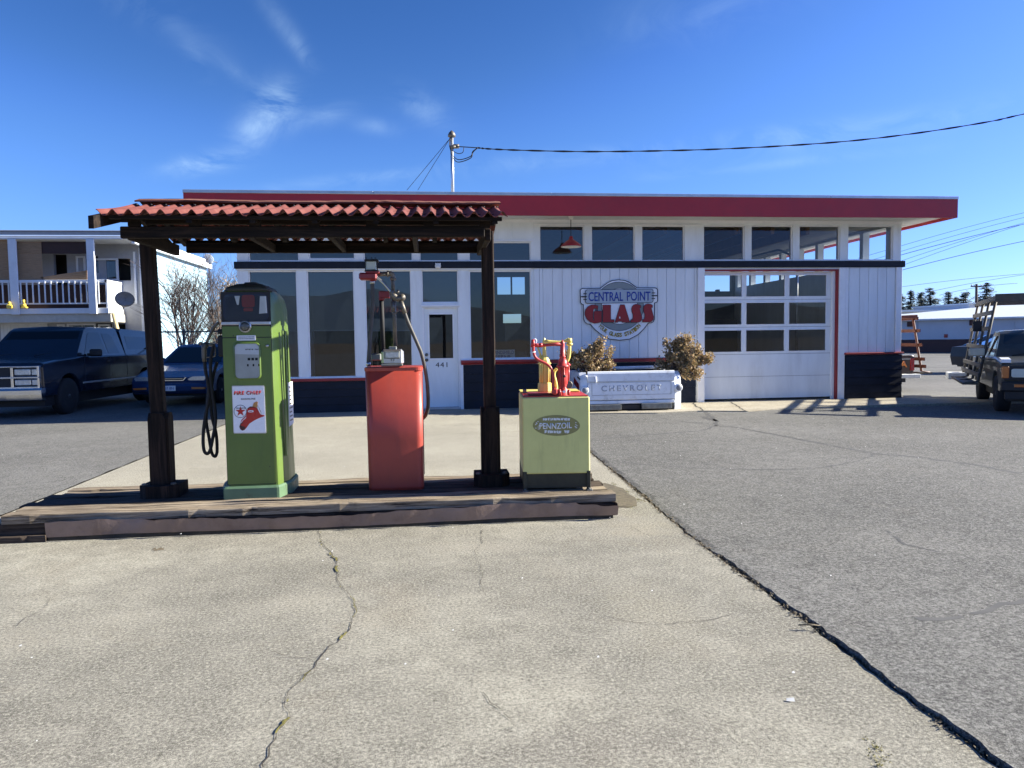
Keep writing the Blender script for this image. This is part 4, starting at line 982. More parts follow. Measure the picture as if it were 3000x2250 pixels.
# ridge boards
def ridgeb(x0, x1, dz, seed):
    q = random.Random(seed); b = MB()
    for s in (-1, 1):
        rings = []
        for k in range(25):
            x = x0+(x1-x0)*k/24; w = .004*math.sin(x*4+seed)+q.uniform(-.002, .002)
            yo = CY+s*.085; rings.append([(x, CY, RZ+.046+dz+w), (x, yo, RZ+.020+dz+w+q.uniform(-.002, .002)), (x, yo, RZ+.008+dz+w), (x, CY, RZ+.030+dz+w)])
        b.loft(rings, smooth=False)
    return obj('ridge_board', b, 'board_red', cn)
ridgeb(RXL+.02, -.42, .0, 3); ridgeb(-.46, RXR+.01, .004, 4)

# ================================================================== GREEN PUMP
gpz = DZ
pump = thing('green_gas_pump', 'tall vintage green gasoline pump with rounded top and dial window', 'gas pump', (-1.40, 6.15, DZ))
PX, PYF, PYB = -1.395, 5.885, 6.385; PW = .238
def rr_ring(cx, cy, hw, hd, r, z, n=5):
    out = []
    for sx, sy, a0 in ((1, 1, 0), (-1, 1, 90), (-1, -1, 180), (1, -1, 270)):
        for k in range(n+1):
            a = R(a0+90*k/n); out.append((cx+sx*(hw-r)+r*math.cos(a), cy+sy*(hd-r)+r*math.sin(a), z))
    return out
cyp = (PYF+PYB)/2; hd = (PYB-PYF)/2
FPT = [(.70, .0), (.765, .003), (.80, .018), (.90, .10), (.985, .185), (1.0, .225), (1.0, .40), (.985, .44), (.93, .48), (.80, .50)]
def fring(cx, w, y0, f, z, d=1.0):
    r_ = [(cx+a*w, y0+c*f*d, z) for a, c in FPT]; return r_+[(2*cx-x, y, z) for x, y, z in reversed(r_)]
b = MB(); b.loft([fring(PX-.005, .272, PYF-.035, 1.14, DZ), fring(PX-.005, .272, PYF-.035, 1.14, DZ+.085), fring(PX-.005, .262, PYF-.022, 1.1, DZ+.10)], smooth=False)
obj('plinth', b, 'pad_green', pump)
prof = [(DZ+.10, PW+.004, 1), (.7, PW, 1), (1.2, PW-.004, 1), (1.56, PW-.006, 1), (1.66, PW-.008, .99), (1.71, PW-.013, .98), (1.75, PW-.023, .96), (1.785, PW-.040, .93), (1.812, PW-.064, .89), (1.832, PW-.094, .83), (1.848, PW-.13, .74), (1.858, PW-.175, .6)]
b = MB(); rings = []
for z, w, f in prof: rings.append(fring(PX+.004-.010*(z-.3), w, PYF+(1-f)*.10, f, z))
b.loft(rings, smooth=False); b.sm = [abs(sum(b.v[i][2] for i in f)/len(f)) > 1.55 for f in b.f]; body = obj('body', b, 'pump_green', pump)
b = MB(); b.loft([rr_ring(PX-.01, cyp-.03, .172, hd*.90, .05, 1.806), rr_ring(PX-.01, cyp-.03, .15, hd*.84, .05, 1.840), rr_ring(PX, cyp-.03, .10, hd*.7, .05, 1.864), rr_ring(PX, cyp-.03, .045, hd*.5, .03, 1.872)]); b.loft([rr_ring(PX, cyp-.03, .05, .12, .03, 1.868), rr_ring(PX, cyp-.03, .045, .11, .03, 1.882)]); obj('dome_cap', b, 'tank_stand', body)
# front door skin, seams
def px2(a, c, Y=PYF): p, q = at(*a, Y), at(*c, Y); return (min(p.x, q.x), max(p.x, q.x), min(p.z, q.z), max(p.z, q.z))
DX = (PX-.190, PX+.172)
b = MB(); b.prism(rrect(DX[0], DX[1], DZ+.115, 1.445, .008, 2), PYF-.007, PYF+.02); fd = obj('front_door', b, 'pump_green', pump)
b = MB(); b.prism(rrect(DX[0], DX[1], 1.452, 1.535, .006, 2), PYF-.007, PYF+.02); obj('light_panel', b, 'pump_green', pump)
b = MB(); b.box(DX[0]-.004, DX[1]+.004, PYF-.003, PYF+.0, DZ+.11, 1.80); obj('door_gap', b, 'black', pump)
# vertical ribs on the sunlit side
b = MB()
for yy in (cyp-.12, cyp-.02, cyp+.08): b.box(PX+PW-.008, PX+PW+.003, yy-.012, yy+.012, .5, 1.5, bev=.003)
obj('side_rib', b, 'pump_green', pump)
# upper window
b = MB(); b.prism(rrect(DX[0]+.012, DX[1]-.012, 1.572, 1.785, .05, 5), PYF-.004, PYF+.004); obj('display_recess', b, 'sign_outline', pump)
dz_ = obj('display_glass', MB().quad((DX[0]+.025, PYF-.012, 1.575), (DX[1]-.025, PYF-.012, 1.575), (DX[1]-.03, PYF-.012, 1.772), (DX[0]+.03, PYF-.012, 1.772)), 'pump_glass', pump, fix=False)
b = MB(); b.box(DX[0]-.002, DX[1]+.002, PYF-.018, PYF+.002, 1.545, 1.572, bev=.004); obj('chrome_bar', b, 'steel', pump)
b = MB(); b.prism(rrect(-1.432, -1.335, 1.68, 1.775, .02, 3), PYF-.010, PYF-.0045); b.prism(rrect(-1.42, -1.35, 1.65, 1.674, .006, 2), PYF-.010, PYF-.0045); obj('indicator', b, 'pump_red_dark', pump)
b = MB(); b.prism([(-1.305, 1.63), (-1.245, 1.635), (-1.25, 1.765), (-1.295, 1.765)], PYF-.010, PYF-.0045); b.prism([(-1.468, 1.70), (-1.455, 1.70), (-1.445, 1.768), (-1.485, 1.768)], PYF-.010, PYF-.0045); obj('paper_note', b, 'paper', pump)
q = at(720, 957, PYF)
b = MB(); b.lathe([(.047, 0), (.047, -.016), (.040, -.022)], (q.x, PYF-.007, q.z), 'y', 20); lt = obj('pilot_light', b, 'steel', pump)
b = MB(); b.lathe([(.038, 0), (.036, -.012), (.024, -.022), (.008, -.026)], (q.x, PYF-.028, q.z), 'y', 18); obj('lens', b, 'glass_clear', lt); 
b = MB(); b.lathe([(.034, 0), (.030, -.004)], (q.x, PYF-.0285, q.z), 'y', 16); obj('reflector', b, 'iron', lt)
B_ = px2((694, 983), (750, 997)); b = MB(); b.prism(rrect(*B_, .004, 2), PYF-.012, PYF-.006); lb = obj('label_plate', b, 'enamel_white', pump)
b = MB()
for zz in (.68, .32):
    x = B_[0]+.012
    while x < B_[1]-.014:
        w = rnd.uniform(.003, .008); b.box(x, x+w, PYF-.0135, PYF-.0125, B_[2]+(B_[3]-B_[2])*zz-.003, B_[2]+(B_[3]-B_[2])*zz+.003); x += w+.002
obj('fine_print', b, 'sign_outline', lb)
B_ = px2((684, 1003.5), (767, 1111)); b = MB()
o1 = rrect(*B_, .035, 5); o2 = rrect(B_[0]+.010, B_[1]-.010, B_[2]+.010, B_[3]-.010, .03, 5)
b.loft([[(x, PYF-.018, z) for x, z in o2], [(x, PYF-.016, z) for x, z in o1], [(x, PYF-.006, z) for x, z in o1]], cap=False)
fr_ = obj('dial_frame', b, 'pump_green', pump); b = MB(); b.prism(o2, PYF-.011, PYF-.008); obj('dial_face', b, 'foam', fr_)
zc = (B_[2]+B_[3])/2
b = MB(); b.prism([(B_[0]+.012, zc+.055), (B_[1]-.012, zc+.048), (B_[1]-.012, B_[3]-.035), (B_[1]-.03, B_[3]-.013), (B_[0]+.03, B_[3]-.013), (B_[0]+.012, B_[3]-.035)], PYF-.0125, PYF-.0112); obj('dial_face', b, 'enamel_white', fr_)
b = MB()
for k in range(3): b.box(-1.402+k*.028, -1.382+k*.028, PYF-.0135, PYF-.0115, zc+.004, zc+.024)
for k in range(3): b.box(-1.408+k*.042, -1.396+k*.042, PYF-.0135, PYF-.0115, zc-.042, zc-.024)
for k in range(9): b.box(-1.415+k*.012+(k > 4)*.01, -1.407+k*.012+(k > 4)*.01, PYF-.0145, PYF-.0126, zc+.085+.003*(k % 2), zc+.093)
obj('counter_digit', b, 'black', fr_)
obj('dial_glass', MB().quad(*[(x, PYF-.0155, z) for x, z in ((B_[0]+.012, B_[2]+.012), (B_[1]-.012, B_[2]+.012), (B_[1]-.012, B_[3]-.012), (B_[0]+.012, B_[3]-.012))]), 'pump_glass', fr_, fix=False)
b = MB(); q = at(784, 1013, PYF); b.lathe([(.012, 0), (.012, -.012), (.005, -.02)], (q.x, PYF-.007, q.z), 'y', 10); obj('door_lock', b, 'steel', pump)
# enamel poster: coordinates read in the 1014 px crop of [640,1100,860,1460]
def zp(pts, s=4.609, ox=640, oy=1100, Y=PYF-.012): return [(at(ox+x/s, oy+y/s, Y).x, at(ox+x/s, oy+y/s, Y).z) for x, y in pts]
PYs = PYF-.012
b = MB(); b.prism(zp([(185, 138), (608, 134), (622, 148), (650, 770), (640, 782), (215, 784), (203, 772), (180, 150)]), PYs-.001, PYs+.006); ps = obj('poster', b, 'steel', pump)
b = MB(); b.prism(zp([(193, 148), (605, 144), (615, 155), (640, 758), (632, 770), (222, 773), (212, 764), (188, 160)]), PYs-.003, PYs-.0005); obj('poster_face', b, 'enamel_white', ps)
def plx(pts, mat, l, nm='helmet'): 
    b = MB(); b.prism(zp(pts), PYs-.003-.001*l, PYs-.0025-.001*(l-1)); return obj(nm, b, mat, ps)
hel = [(300, 640), (285, 690), (295, 725), (325, 745), (355, 735), (385, 700), (420, 650), (480, 610), (540, 580), (590, 560), (625, 548), (618, 535), (580, 528), (545, 480), (520, 440), (480, 420), (430, 418), (395, 440), (380, 480), (375, 540), (340, 570), (310, 600)]
plx(hel, 'enamel_red', 1); plx([(300, 670), (285, 695), (297, 722), (325, 743), (352, 733), (372, 705), (350, 690), (320, 680)], 'enamel_dark', 2)
plx([(460, 420), (480, 365), (520, 350), (535, 360), (520, 440), (490, 425)], 'enamel_tan', 2); plx([(395, 440), (430, 420), (480, 420), (510, 432), (470, 432), (425, 436), (390, 455)], 'enamel_dark', 2)
plx([(522, 440), (530, 395), (548, 430), (575, 490), (582, 545), (555, 500)], 'enamel_dark', 1)
plx([(526, 438), (533, 405), (545, 435), (568, 490), (574, 530), (555, 498)], 'enamel_white', 2)
plx([(398, 480), (420, 468), (470, 470), (478, 492), (440, 498), (408, 495)], 'enamel_white', 2); plx([(415, 480), (460, 480), (460, 488), (415, 488)], 'enamel_red', 3); plx([(300, 650), (320, 610), (350, 580), (380, 555), (372, 575), (330, 610), (312, 640)], 'enamel_white', 2)
plx([(295, 705), (305, 660), (360, 620), (300, 645), (286, 690)], 'enamel_dark', 3)
cxx, cyy, rr_ = 297, 484, 88
plx(arc(cxx, cyy, rr_, 0, 360, 28)[:-1], 'sign_outline', 1, 'emblem'); plx(arc(cxx, cyy, rr_-7, 0, 360, 28)[:-1], 'enamel_white', 2, 'emblem')
star = [(cxx+3+(72 if k % 2 == 0 else 28)*math.sin(PI*k/5), cyy+2-(72 if k % 2 == 0 else 28)*math.cos(PI*k/5)) for k in range(10)]
plx(star, 'enamel_red', 3, 'star')
a = zp([(237, 452), (373, 430)]); text_obj('lettering', 'TEXACO', 'sign_outline', (a[0][0], a[1][0], a[0][1], a[1][1]), PYs-.007, ps, .001, bold=.02)
a = zp([(213, 262), (580, 206)])
text_obj('lettering', 'FIRE CHIEF', 'enamel_dark', (a[0][0], a[1][0], a[0][1]-.001, a[1][1]-.001), PYs-.0035, ps, .001, shear=.18, bold=.035, spacing=1.12)
text_obj('lettering', 'FIRE CHIEF', 'enamel_red', (a[0][0]-.002, a[1][0]-.002, a[0][1]+.001, a[1][1]+.001), PYs-.005, ps, .001, shear=.18, bold=.005, spacing=1.12)
a = zp([(305, 330), (500, 303)]); text_obj('lettering', 'GASOLINE', 'sign_outline', (a[0][0], a[1][0], a[0][1], a[1][1]), PYs-.0035, ps, .001, bold=.03, spacing=1.2)
# sticker on the sunny side
def atx(px, py, X): d = ray(px, py); t = X/d.x; return Vector((X, d.y*t, CAMH+d.z*t))
sx_ = PX+PW+.006
b = MB(); b.prism([(6.14, .72), (6.32, .73), (6.32, 1.08), (6.14, 1.08)], sx_-.008, sx_, axis='x'); sk_ = obj('side_sticker', b, 'paper', pump)
b = MB()
for k in range(9): b.box(sx_, sx_+.001, 6.16, 6.30-.02*(k % 3), .76+k*.034, .772+k*.034)
obj('fine_print', b, 'iron', sk_)
# nozzle and hose on the left
NY = 6.12
def pa(pts, Y=NY): return [at(x, y, Y) for x, y in pts]
b = MB(); b.box(PX-PW-.05, PX-PW+.01, NY-.03, NY+.03, 1.30, 1.47, bev=.01); b.tube([(PX-PW, NY, 1.50), (PX-PW-.05, NY, 1.50)], .02, 8); obj('nozzle_holder', b, 'black', pump)
nzl = MB(); nzl.tube(smooth_pts(pa([(638, 948), (625, 962), (613, 985), (605, 1003)])), [.013]*13+[.013]*6, 8)
b = MB(); b.tube(pa([(596, 1006), (602, 1012), (608, 1010)]), [.02, .026, .02], 10); b.tube(pa([(601, 1006), (598, 1022), (598, 1048), (599, 1060)]), [.030, .020, .018, .014], 10)
b.tube(smooth_pts(pa([(640, 945), (626, 960), (614, 984), (606, 1003)])), .0125, 8); b.tube(pa([(605, 1008), (618, 1010), (628, 1012)]), .014, 8)
b.tube(smooth_pts(pa([(628, 1008), (631, 1025), (629, 1043), (615, 1046), (600, 1047)])), .006, 6); b.tube(pa([(590, 1004), (583, 1008)]), .012, 6)
obj('nozzle', b, 'iron', pump)
b = MB(); b.tube(smooth_pts(pa([(599, 1058), (603, 1090), (609, 1120), (612, 1160), (606, 1200), (598, 1245), (595, 1290), (598, 1320), (607, 1329), (616, 1318), (624, 1280), (631, 1240), (630, 1200), (622, 1150), (617, 1100), (618, 1050), (626, 1012)], NY), 8), .0135, 8)
b.tube(smooth_pts([at(612, 1130, 6.16), at(608, 1180, 6.16), at(604, 1230, 6.17), at(612, 1280, 6.17), at(620, 1325, 6.17), at(630, 1337, 6.17), at(636, 1320, 6.17), at(633, 1270, 6.17), at(622, 1225, 6.17), at(618, 1180, 6.17), at(623, 1110, 6.17), at(636, 1060, 6.17)], 8), .013, 8)
obj('hose', b, 'rubber', pump)

# ================================================================== RED PUMP
rp = thing('red_gas_pump', 'squat red pump cabinet with exposed pipes and hoses standing above it', 'gas pump', (-.295, 6.15, DZ))
rx, rw_, ry0, ry1 = -.293, .228, 5.985, 6.36
b = MB(); ryc, rhd = (ry0+ry1)/2, (ry1-ry0)/2
b.loft([rr_ring(rx, ryc, rw_-.004, rhd, .055, DZ+.0), rr_ring(rx, ryc, rw_-.004, rhd, .055, DZ+.03), rr_ring(rx, ryc, rw_-.002, rhd, .055, .6), rr_ring(rx-.002, ryc, rw_+.002, rhd, .055, 1.175)], smooth=True)
rbody = obj('cabinet', b, 'red_pump', rp)
b = MB(); b.loft([rr_ring(rx-.002, ryc, rw_+.006, rhd+.005, .055, 1.165), rr_ring(rx-.002, ryc, rw_+.008, rhd+.006, .055, 1.192), rr_ring(rx-.002, ryc, rw_-.004, rhd-.006, .05, 1.198)], smooth=False); obj('lid', b, 'red_pump', rp)
b = MB(); b.box(rx+rw_-.002, rx+rw_+.003, ryc-.10, ryc-.096, .3, 1.15); obj('door_gap', b, 'black', rbody)
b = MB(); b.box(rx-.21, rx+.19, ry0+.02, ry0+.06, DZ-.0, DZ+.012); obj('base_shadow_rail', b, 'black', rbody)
RY = 6.12
def pr(pts, Y=RY): return [at(x, y, Y) for x, y in pts]
def pc(pts, Y=RY): return [at(1030+x/4.879, 740+y/4.879, Y) for x, y in pts]
b = MB(); b.tube(pc([(625, 1340), (612, 900), (605, 640)]), .0165, 12); b.tube(pc([(600, 640), (590, 430), (585, 370)]), .0155, 12); b.tube(smooth_pts(pc([(592, 375), (588, 330), (560, 302), (510, 305)])), .021, 12); b.tube(pc([(520, 306), (380, 312)]), .017, 12)
b.tube(pc([(593, 360), (593, 392)]), .026, 12); b.tube(pc([(528, 306), (505, 306)]), .026, 12)
obj('riser_pipe', b, 'iron', rp)
def boxp(mbx, a, c, Y0, Y1, bev=.006, mi=0):
    p, q = pc([a], Y0)[0], pc([c], Y0)[0]; mbx.box(p.x, q.x, Y0, Y1, p.z, q.z, mi, bev=bev)
b = MB(); boxp(b, (100, 285), (360, 385), RY-.06, RY+.06, .012); boxp(b, (195, 255), (400, 300), RY-.05, RY+.05, .008); boxp(b, (262, 385), (340, 405), RY-.03, RY+.03); head = obj('meter_head', b, 'pump_red_dark', rp)
b = MB(); p, q = pc([(205, 120)])[0], pc([(355, 255)])[0]; b.box(p.x, q.x, RY-.035, RY+.035, q.z, p.z, bev=.006); obj('sight_glass', b, 'lens_warm', head)
b = MB(); boxp(b, (180, 95), (380, 125), RY-.05, RY+.05, .004); boxp(b, (185, 248), (375, 272), RY-.05, RY+.05, .004)
for x in (188, 360):
    for yy in (-.042, .036): boxp(b, (x, 120), (x+16, 255), RY+yy, RY+yy+.008, .002)
for x in (215, 295, 345): 
    p = pc([(x, 92)])[0]; b.lathe([(.006, 0), (.006, .006)], (p.x, RY-.04, p.z), 'z', 6)
obj('glass_cage', b, 'black', head)
b = MB(); b.tube(smooth_pts(pc([(297, 405), (300, 560), (302, 700), (290, 900), (268, 1150), (252, 1400), (240, 1610)]), 8), .0165, 10); obj('hose', b, 'rubber_grey', rp)
b = MB(); b.tube(pc([(297, 400), (297, 445)]), .021, 10); b.tube(pc([(244, 1560), (240, 1625)]), .019, 10); obj('hose_coupling', b, 'steel', rp)
b = MB(); b.tube(smooth_pts(pc([(345, 350), (400, 385), (460, 440), (520, 510), (560, 560)], RY-.03), 8), .011, 10); obj('nozzle_spout', b, 'steel', rp)
b = MB(); Y2 = RY-.05
b.tube(smooth_pts(pc([(560, 555), (600, 610), (650, 655), (715, 640)], Y2)), [.020]*6+[.024]*6+[.026]*7, 12); b.lathe([(0, -.03), (.02, -.026), (.028, -.01), (.03, .01), (.02, .026), (0, .03)], tuple(pc([(722, 640)], Y2)[0]), 'y', 14)
b.tube(pc([(640, 560), (680, 560)], Y2), .014, 8); b.tube(pc([(705, 690), (735, 780), (760, 870)], Y2), [.017, .018, .021], 10)
b.tube(smooth_pts(pc([(560, 640), (570, 760), (590, 870), (640, 855), (700, 810), (730, 830)], Y2)), .006, 6); b.tube(pc([(585, 700), (600, 850)], Y2), .012, 8)
for yv in (560, 590): pass
obj('nozzle', b, 'iron', rp)
b = MB(); b.tube(smooth_pts(pc([(760, 865), (800, 980), (870, 1140), (940, 1300), (1000, 1450)], Y2)+[at(1247, 1090, Y2+.02), at(1253, 1140, Y2+.05), at(1254, 1190, Y2+.1), at(1248, 1215, Y2+.16), at(1240, 1225, Y2+.2)], 8), .0155, 10); obj('hose', b, 'rubber_grey', rp)
b = MB(); boxp(b, (385, 552), (545, 650), RY+.04, RY+.10, .006); boxp(b, (385, 640), (470, 680), RY+.04, RY+.10, .006); obj('nozzle_hanger', b, 'pump_red_dark', rp)
b = MB(); b.tube(pc([(425, 670), (438, 1000), (450, 1400)], RY+.07), .019, 10); obj('hanger_pipe', b, 'rubber', rp)
b = MB(); boxp(b, (420, 1385), (745, 1610), RY-.14, RY+.02, .02); cb = obj('register', b, 'steel', rp)
b = MB(); boxp(b, (462, 1408), (690, 1515), RY-.150, RY-.138, .006); obj('register_bezel', b, 'rusty_steel', cb)
b = MB(); boxp(b, (485, 1430), (672, 1500), RY-.153, RY-.149, .001); obj('register_window', b, 'lens', cb)
b = MB(); boxp(b, (530, 1340), (645, 1392), RY-.1, RY-.02, .006); obj('register_cap', b, 'rusty_steel', cb); b = MB(); boxp(b, (415, 1590), (730, 1620), RY-.16, RY+.03, .006)
for x in (560, 595): boxp(b, (x, 1520), (x+18, 1550), RY-.150, RY-.139, .002)
obj('register_base', b, 'rusty_steel', cb)
b = MB(); boxp(b, (275, 1445), (425, 1545), RY+.05, RY+.1, .01); obj('terminal_box', b, 'rusty_steel', rp)

# ================================================================== OIL CABINET
tk = thing('oil_cabinet', 'pale yellow oil tank cabinet carrying a red and a yellow hand pump', 'oil tank', (.97, 5.95, DZ))
tx0, tx1, ty0, ty1, tz0, tz1 = .722, 1.258, 5.76, 6.42, .330, .944
ang = R(-4.5); TM = Matrix.Translation((tx0, ty0, 0)) @ Matrix.Rotation(ang, 4, 'Z') @ Matrix.Translation((-tx0, -ty0, 0))
def tb(mbx, *a, **k): return mbx.box(*a, M=TM, **k)
b = MB(); tb(b, tx0, tx1, ty0, ty1, tz0, tz1, bev=.008); tbody = obj('tank_body', b, 'tank_yellow', tk)
b = MB(); tb(b, tx0+.004, tx1-.004, ty0+.012, ty1-.01, DZ+.025, tz0+.004)
for x in (tx0-.001, tx1-.027):
    for y in (ty0-.004, ty1-.026): tb(b, x, x+.03, y, y+.03, DZ, tz0+.02, bev=.003)
obj('stand', b, 'tank_stand', tk)
b = MB()
for x in (tx0-.006, tx1-.03): 
    tb(b, x, x+.045, ty0-.03, ty0+.03, DZ, DZ+.012, bev=.003)
    p = TM @ Vector((x+.02, ty0-.015, DZ+.012)); b.lathe([(.009, 0), (.009, .012)], p, 'z', 6)
obj('foot_plate', b, 'rusty_steel', tk)
b = MB(); tb(b, tx0+.012, tx1-.012, ty0+.012, ty1-.012, tz1+.001, tz1+.010, bev=.002); ltop = obj('lid', b, 'oil_red', tk)
b = MB(); tb(b, tx0+.05, tx0+.30, ty0+.07, ty0+.24, tz1+.011, tz1+.028, bev=.004); obj('filler_hatch', b, 'pump_red_dark', tk)
b = MB(); tb(b, tx0+.31, tx0+.345, ty0+.06, ty0+.09, tz1+.011, tz1+.035, bev=.004); tb(b, tx0+.02, tx0+.05, ty0+.30, ty0+.34, tz1+.011, tz1+.045, bev=.004); obj('latch', b, 'iron', tk)
b = MB(); tb(b, tx0+.0, tx1-.03, ty0+.40, ty1-.02, tz1+.012, tz1+.022, bev=.003); obj('lid', b, 'oil_yellow', tk)
# oval decal
ty = ty0-.0012
def dq(x, y): p = at(1300+x/3.687, 1140+y/3.687, ty0); return TM @ Vector((p.x, ty0, p.z))
cd_ = [(1212+252*math.cos(2*PI*k/40), 389+112*math.sin(2*PI*k/40)) for k in range(40)]
def dl(pts, mat, l, nm, par):
    vs_a = [dq(*p)+Vector((0, -.0012*l, 0)) for p in pts]; b = MB(); n = len(pts)
    vs2 = [v+Vector((0, .0011, 0)) for v in vs_a]
    b.add(vs_a+vs2, [tuple(range(n)), tuple(range(2*n-1, n-1, -1))]+[(i, (i+1) % n, (i+1) % n+n, i+n) for i in range(n)]); return obj(nm, b, mat, par)
dec = dl(cd_, 'decal_olive', 1, 'decal', tk)
rg = random.Random(12)
def inell(x, y, s=.93): return ((x-1212)/252)**2+((y-389)/112)**2 < s*s
frag = MB(); 
for (ya, yb, ybend) in ((290, 345, -14), (432, 492, 16)):
    x = 1000
    while x < 1430:
        w = rg.uniform(16, 48)
        for (y0, y1) in ((ya, (ya+yb)/2-2), ((ya+yb)/2+2, yb)):
            if rg.random() < .12: continue
            u = (x-1212)/252; bend = ybend*(1-u*u)*.8
            P4 = [(x+rg.uniform(-5, 5), y0+bend+rg.uniform(-5, 5)), (x+w-4+rg.uniform(-5, 5), y0+bend+rg.uniform(-5, 5)), (x+w-4+rg.uniform(-6, 4), y1+bend+rg.uniform(-5, 5)), (x+rg.uniform(-3, 6), y1+bend+rg.uniform(-5, 5))]
            if all(inell(*p) for p in P4): frag.add([dq(*p)+Vector((0, -.0026, 0)) for p in P4], [(0, 1, 2, 3)])
        x += w
for (xa, xb) in ((978, 1030), (1385, 1445)):
    for k in range(9):
        x = rg.uniform(xa, xb); y = 345+k*10+rg.uniform(-3, 3)
        P4 = [(x, y), (x+rg.uniform(12, 26), y+rg.uniform(-4, 4)), (x+rg.uniform(8, 22), y+8), (x+2, y+7)]
        if all(inell(*p, .95) for p in P4): frag.add([dq(*p)+Vector((0, -.0026, 0)) for p in P4], [(0, 1, 2, 3)])
obj('worn_paint', frag, 'decal_grey', dec)
t_ = text_obj('lettering', 'PENNZOIL', 'decal_grey', (0, 1, 0, 1), 0, None, .001, bold=.02)
for v in t_.data.vertices:
    u, w = v.co.x, v.co.z; x = 1032+u*345; y = 428-w*66-12*u+6*math.sin(u*PI); p = dq(x, y); v.co = (p.x, p.y-.0030+v.co.y*.5, p.z)
setpar(t_, dec)
# hand pumps
def hand_pump(nm, zoomf, mat, Y, main, label=None):
    pass
def hz(pts, Y): return [at(1540+x/8.295, 980+y/8.295, Y) for x, y in pts]
HY = 5.80
hpr = MB(); base = hz([(905, 1480)], HY)[0]; cx_ = base.x
def zz(y, Y): return hz([(900, y)], Y)[0].z
def rx_(w): return w/8.295/2150*6.0
prof = [(rx_(165), 1500), (rx_(165), 1475), (rx_(130), 1465), (rx_(125), 1330), (rx_(95), 1300), (rx_(85), 1280), (rx_(120), 1180), (rx_(125), 1000), (rx_(120), 800), (rx_(150), 790), (rx_(150), 750), (rx_(120), 740), (rx_(105), 640), (rx_(62), 560), (rx_(75), 548), (rx_(75), 525), (rx_(58), 515), (rx_(55), 230), (rx_(52), 190), (rx_(20), 150), (0.001, 120)]
hpr.lathe([(r, zz(y, HY)-tz1) for r, y in prof], (cx_, HY, tz1), 'z', 20)
hp_r = obj('hand_pump', hpr, 'oil_red', tk)
b = MB(); b.tube(hz([(860, 235), (700, 240), (400, 262)], HY), [.018, .013, .013], 10); b.tube(hz([(400, 262), (330, 262)], HY), .018, 10); b.tube(hz([(335, 262), (200, 262)], HY), .015, 10); b.tube(hz([(180, 310), (178, 120)], HY), [.020, .013], 10)
b.tube(smooth_pts(hz([(185, 290), (190, 420), (225, 530), (300, 610), (420, 670), (540, 735), (620, 830), (660, 950), (668, 1100), (672, 1240), (690, 1330)], HY-.03), 6), .0115, 10)
obj('spout_pipe', b, 'oil_red', hp_r)
b = MB(); b.box(*[v for v in (hz([(620, 0)], HY-.03)[0].x, hz([(760, 0)], HY-.03)[0].x)], HY-.07, HY+.0, hz([(0, 1480)], HY-.03)[0].z, hz([(0, 1300)], HY-.03)[0].z, bev=.015)
b.tube(hz([(1045, 790), (1035, 1180)], HY), .008, 8); b.tube(hz([(1000, 700), (1060, 770)], HY), .016, 8)
for x in (830, 930): b.tube(hz([(x, 800), (x+12, 1320)], HY-.045), .006, 6)
b.tube(hz([(815, 1330), (850, 1490)], HY-.05), .012, 6); b.tube(hz([(1050, 1340), (1045, 1490)], HY-.02), .012, 6)
obj('pump_rods', b, 'oil_red', hp_r)
b = MB(); b.tube(hz([(930, 990), (950, 1040)], HY-.08), [.014, .010], 8); obj('crank_boss', b, 'black', hp_r)
b = MB(); p = hz([(1045, 1220)], HY+.0)[0]; b.lathe([(.028, -.015), (.033, -.005), (.033, .008), (.026, .018)], tuple(p), 'y', 14); obj('crank_wheel', b, 'iron', hp_r)
b = MB(); p = hz([(940, 1390)], HY-.07)[0]; b.prism([(p.x-.016, p.z), (p.x, p.z-.012), (p.x+.016, p.z), (p.x, p.z+.012)], HY-.064, HY-.058); obj('maker_plate', b, 'enamel_white', hp_r)
b = MB(); b.tube(hz([(110, 445), (240, 420)], HY-.05), .004, 6); b.tube(smooth_pts(hz([(180, 130), (230, 110), (260, 150), (240, 210)], HY)), .006, 6); obj('wire_clip', b, 'enamel_white', hp_r)
HY2 = 6.10
b = MB(); base = hz([(465, 1350)], HY2)[0]
k2 = 6.3/2150/8.295
prof = [(170, 1370), (170, 1350), (165, 1180), (135, 1165), (135, 720), (165, 712), (165, 690), (140, 680), (130, 620), (95, 560), (55, 500), (48, 460), (45, 280), (50, 250), (40, 150), (20, 90), (1, 75)]
b.lathe([(r*k2, hz([(465, y)], HY2)[0].z-tz1) for r, y in prof], (base.x, HY2, tz1), 'z', 10, smooth=False); hp_y = obj('hand_pump', b, 'oil_yellow', tk)
hp_y['label'] = 'yellow hand pump with swan neck spout'
hp_r['label'] = 'red hand pump with curved outlet pipe'
b = MB(); b.tube(hz([(470, 160), (560, 175), (820, 185), (940, 165), (1060, 120)], HY2), [.016, .014, .012, .012, .016], 10); b.tube(hz([(1065, 90), (1065, 200)], HY2), .021, 10)
b.tube(smooth_pts(hz([(1065, 200), (1065, 280), (1065, 380), (1058, 480), (1045, 560), (1005, 650)], HY2), 6), .014, 10); b.lathe([(.02, -.012), (.028, -.006), (.028, .006), (.02, .012)], tuple(hz([(1065, 235)], HY2)[0]), 'z', 12)
b.tube(hz([(290, 290), (375, 530)], HY2), .008, 8); b.tube(hz([(330, 560), (375, 520)], HY2), .012, 8)
b.tube(smooth_pts(hz([(760, 830), (700, 900), (690, 1000), (720, 1120), (740, 1230), (750, 1330)], HY2), 5), .014, 8)
obj('swan_neck', b, 'oil_yellow', hp_y)
b = MB()
for x in (355, 400, 540, 580): b.tube(hz([(x, 720), (x, 1165)], HY2-.05), .006, 6)
obj('tie_rod', b, 'oil_yellow', hp_y)

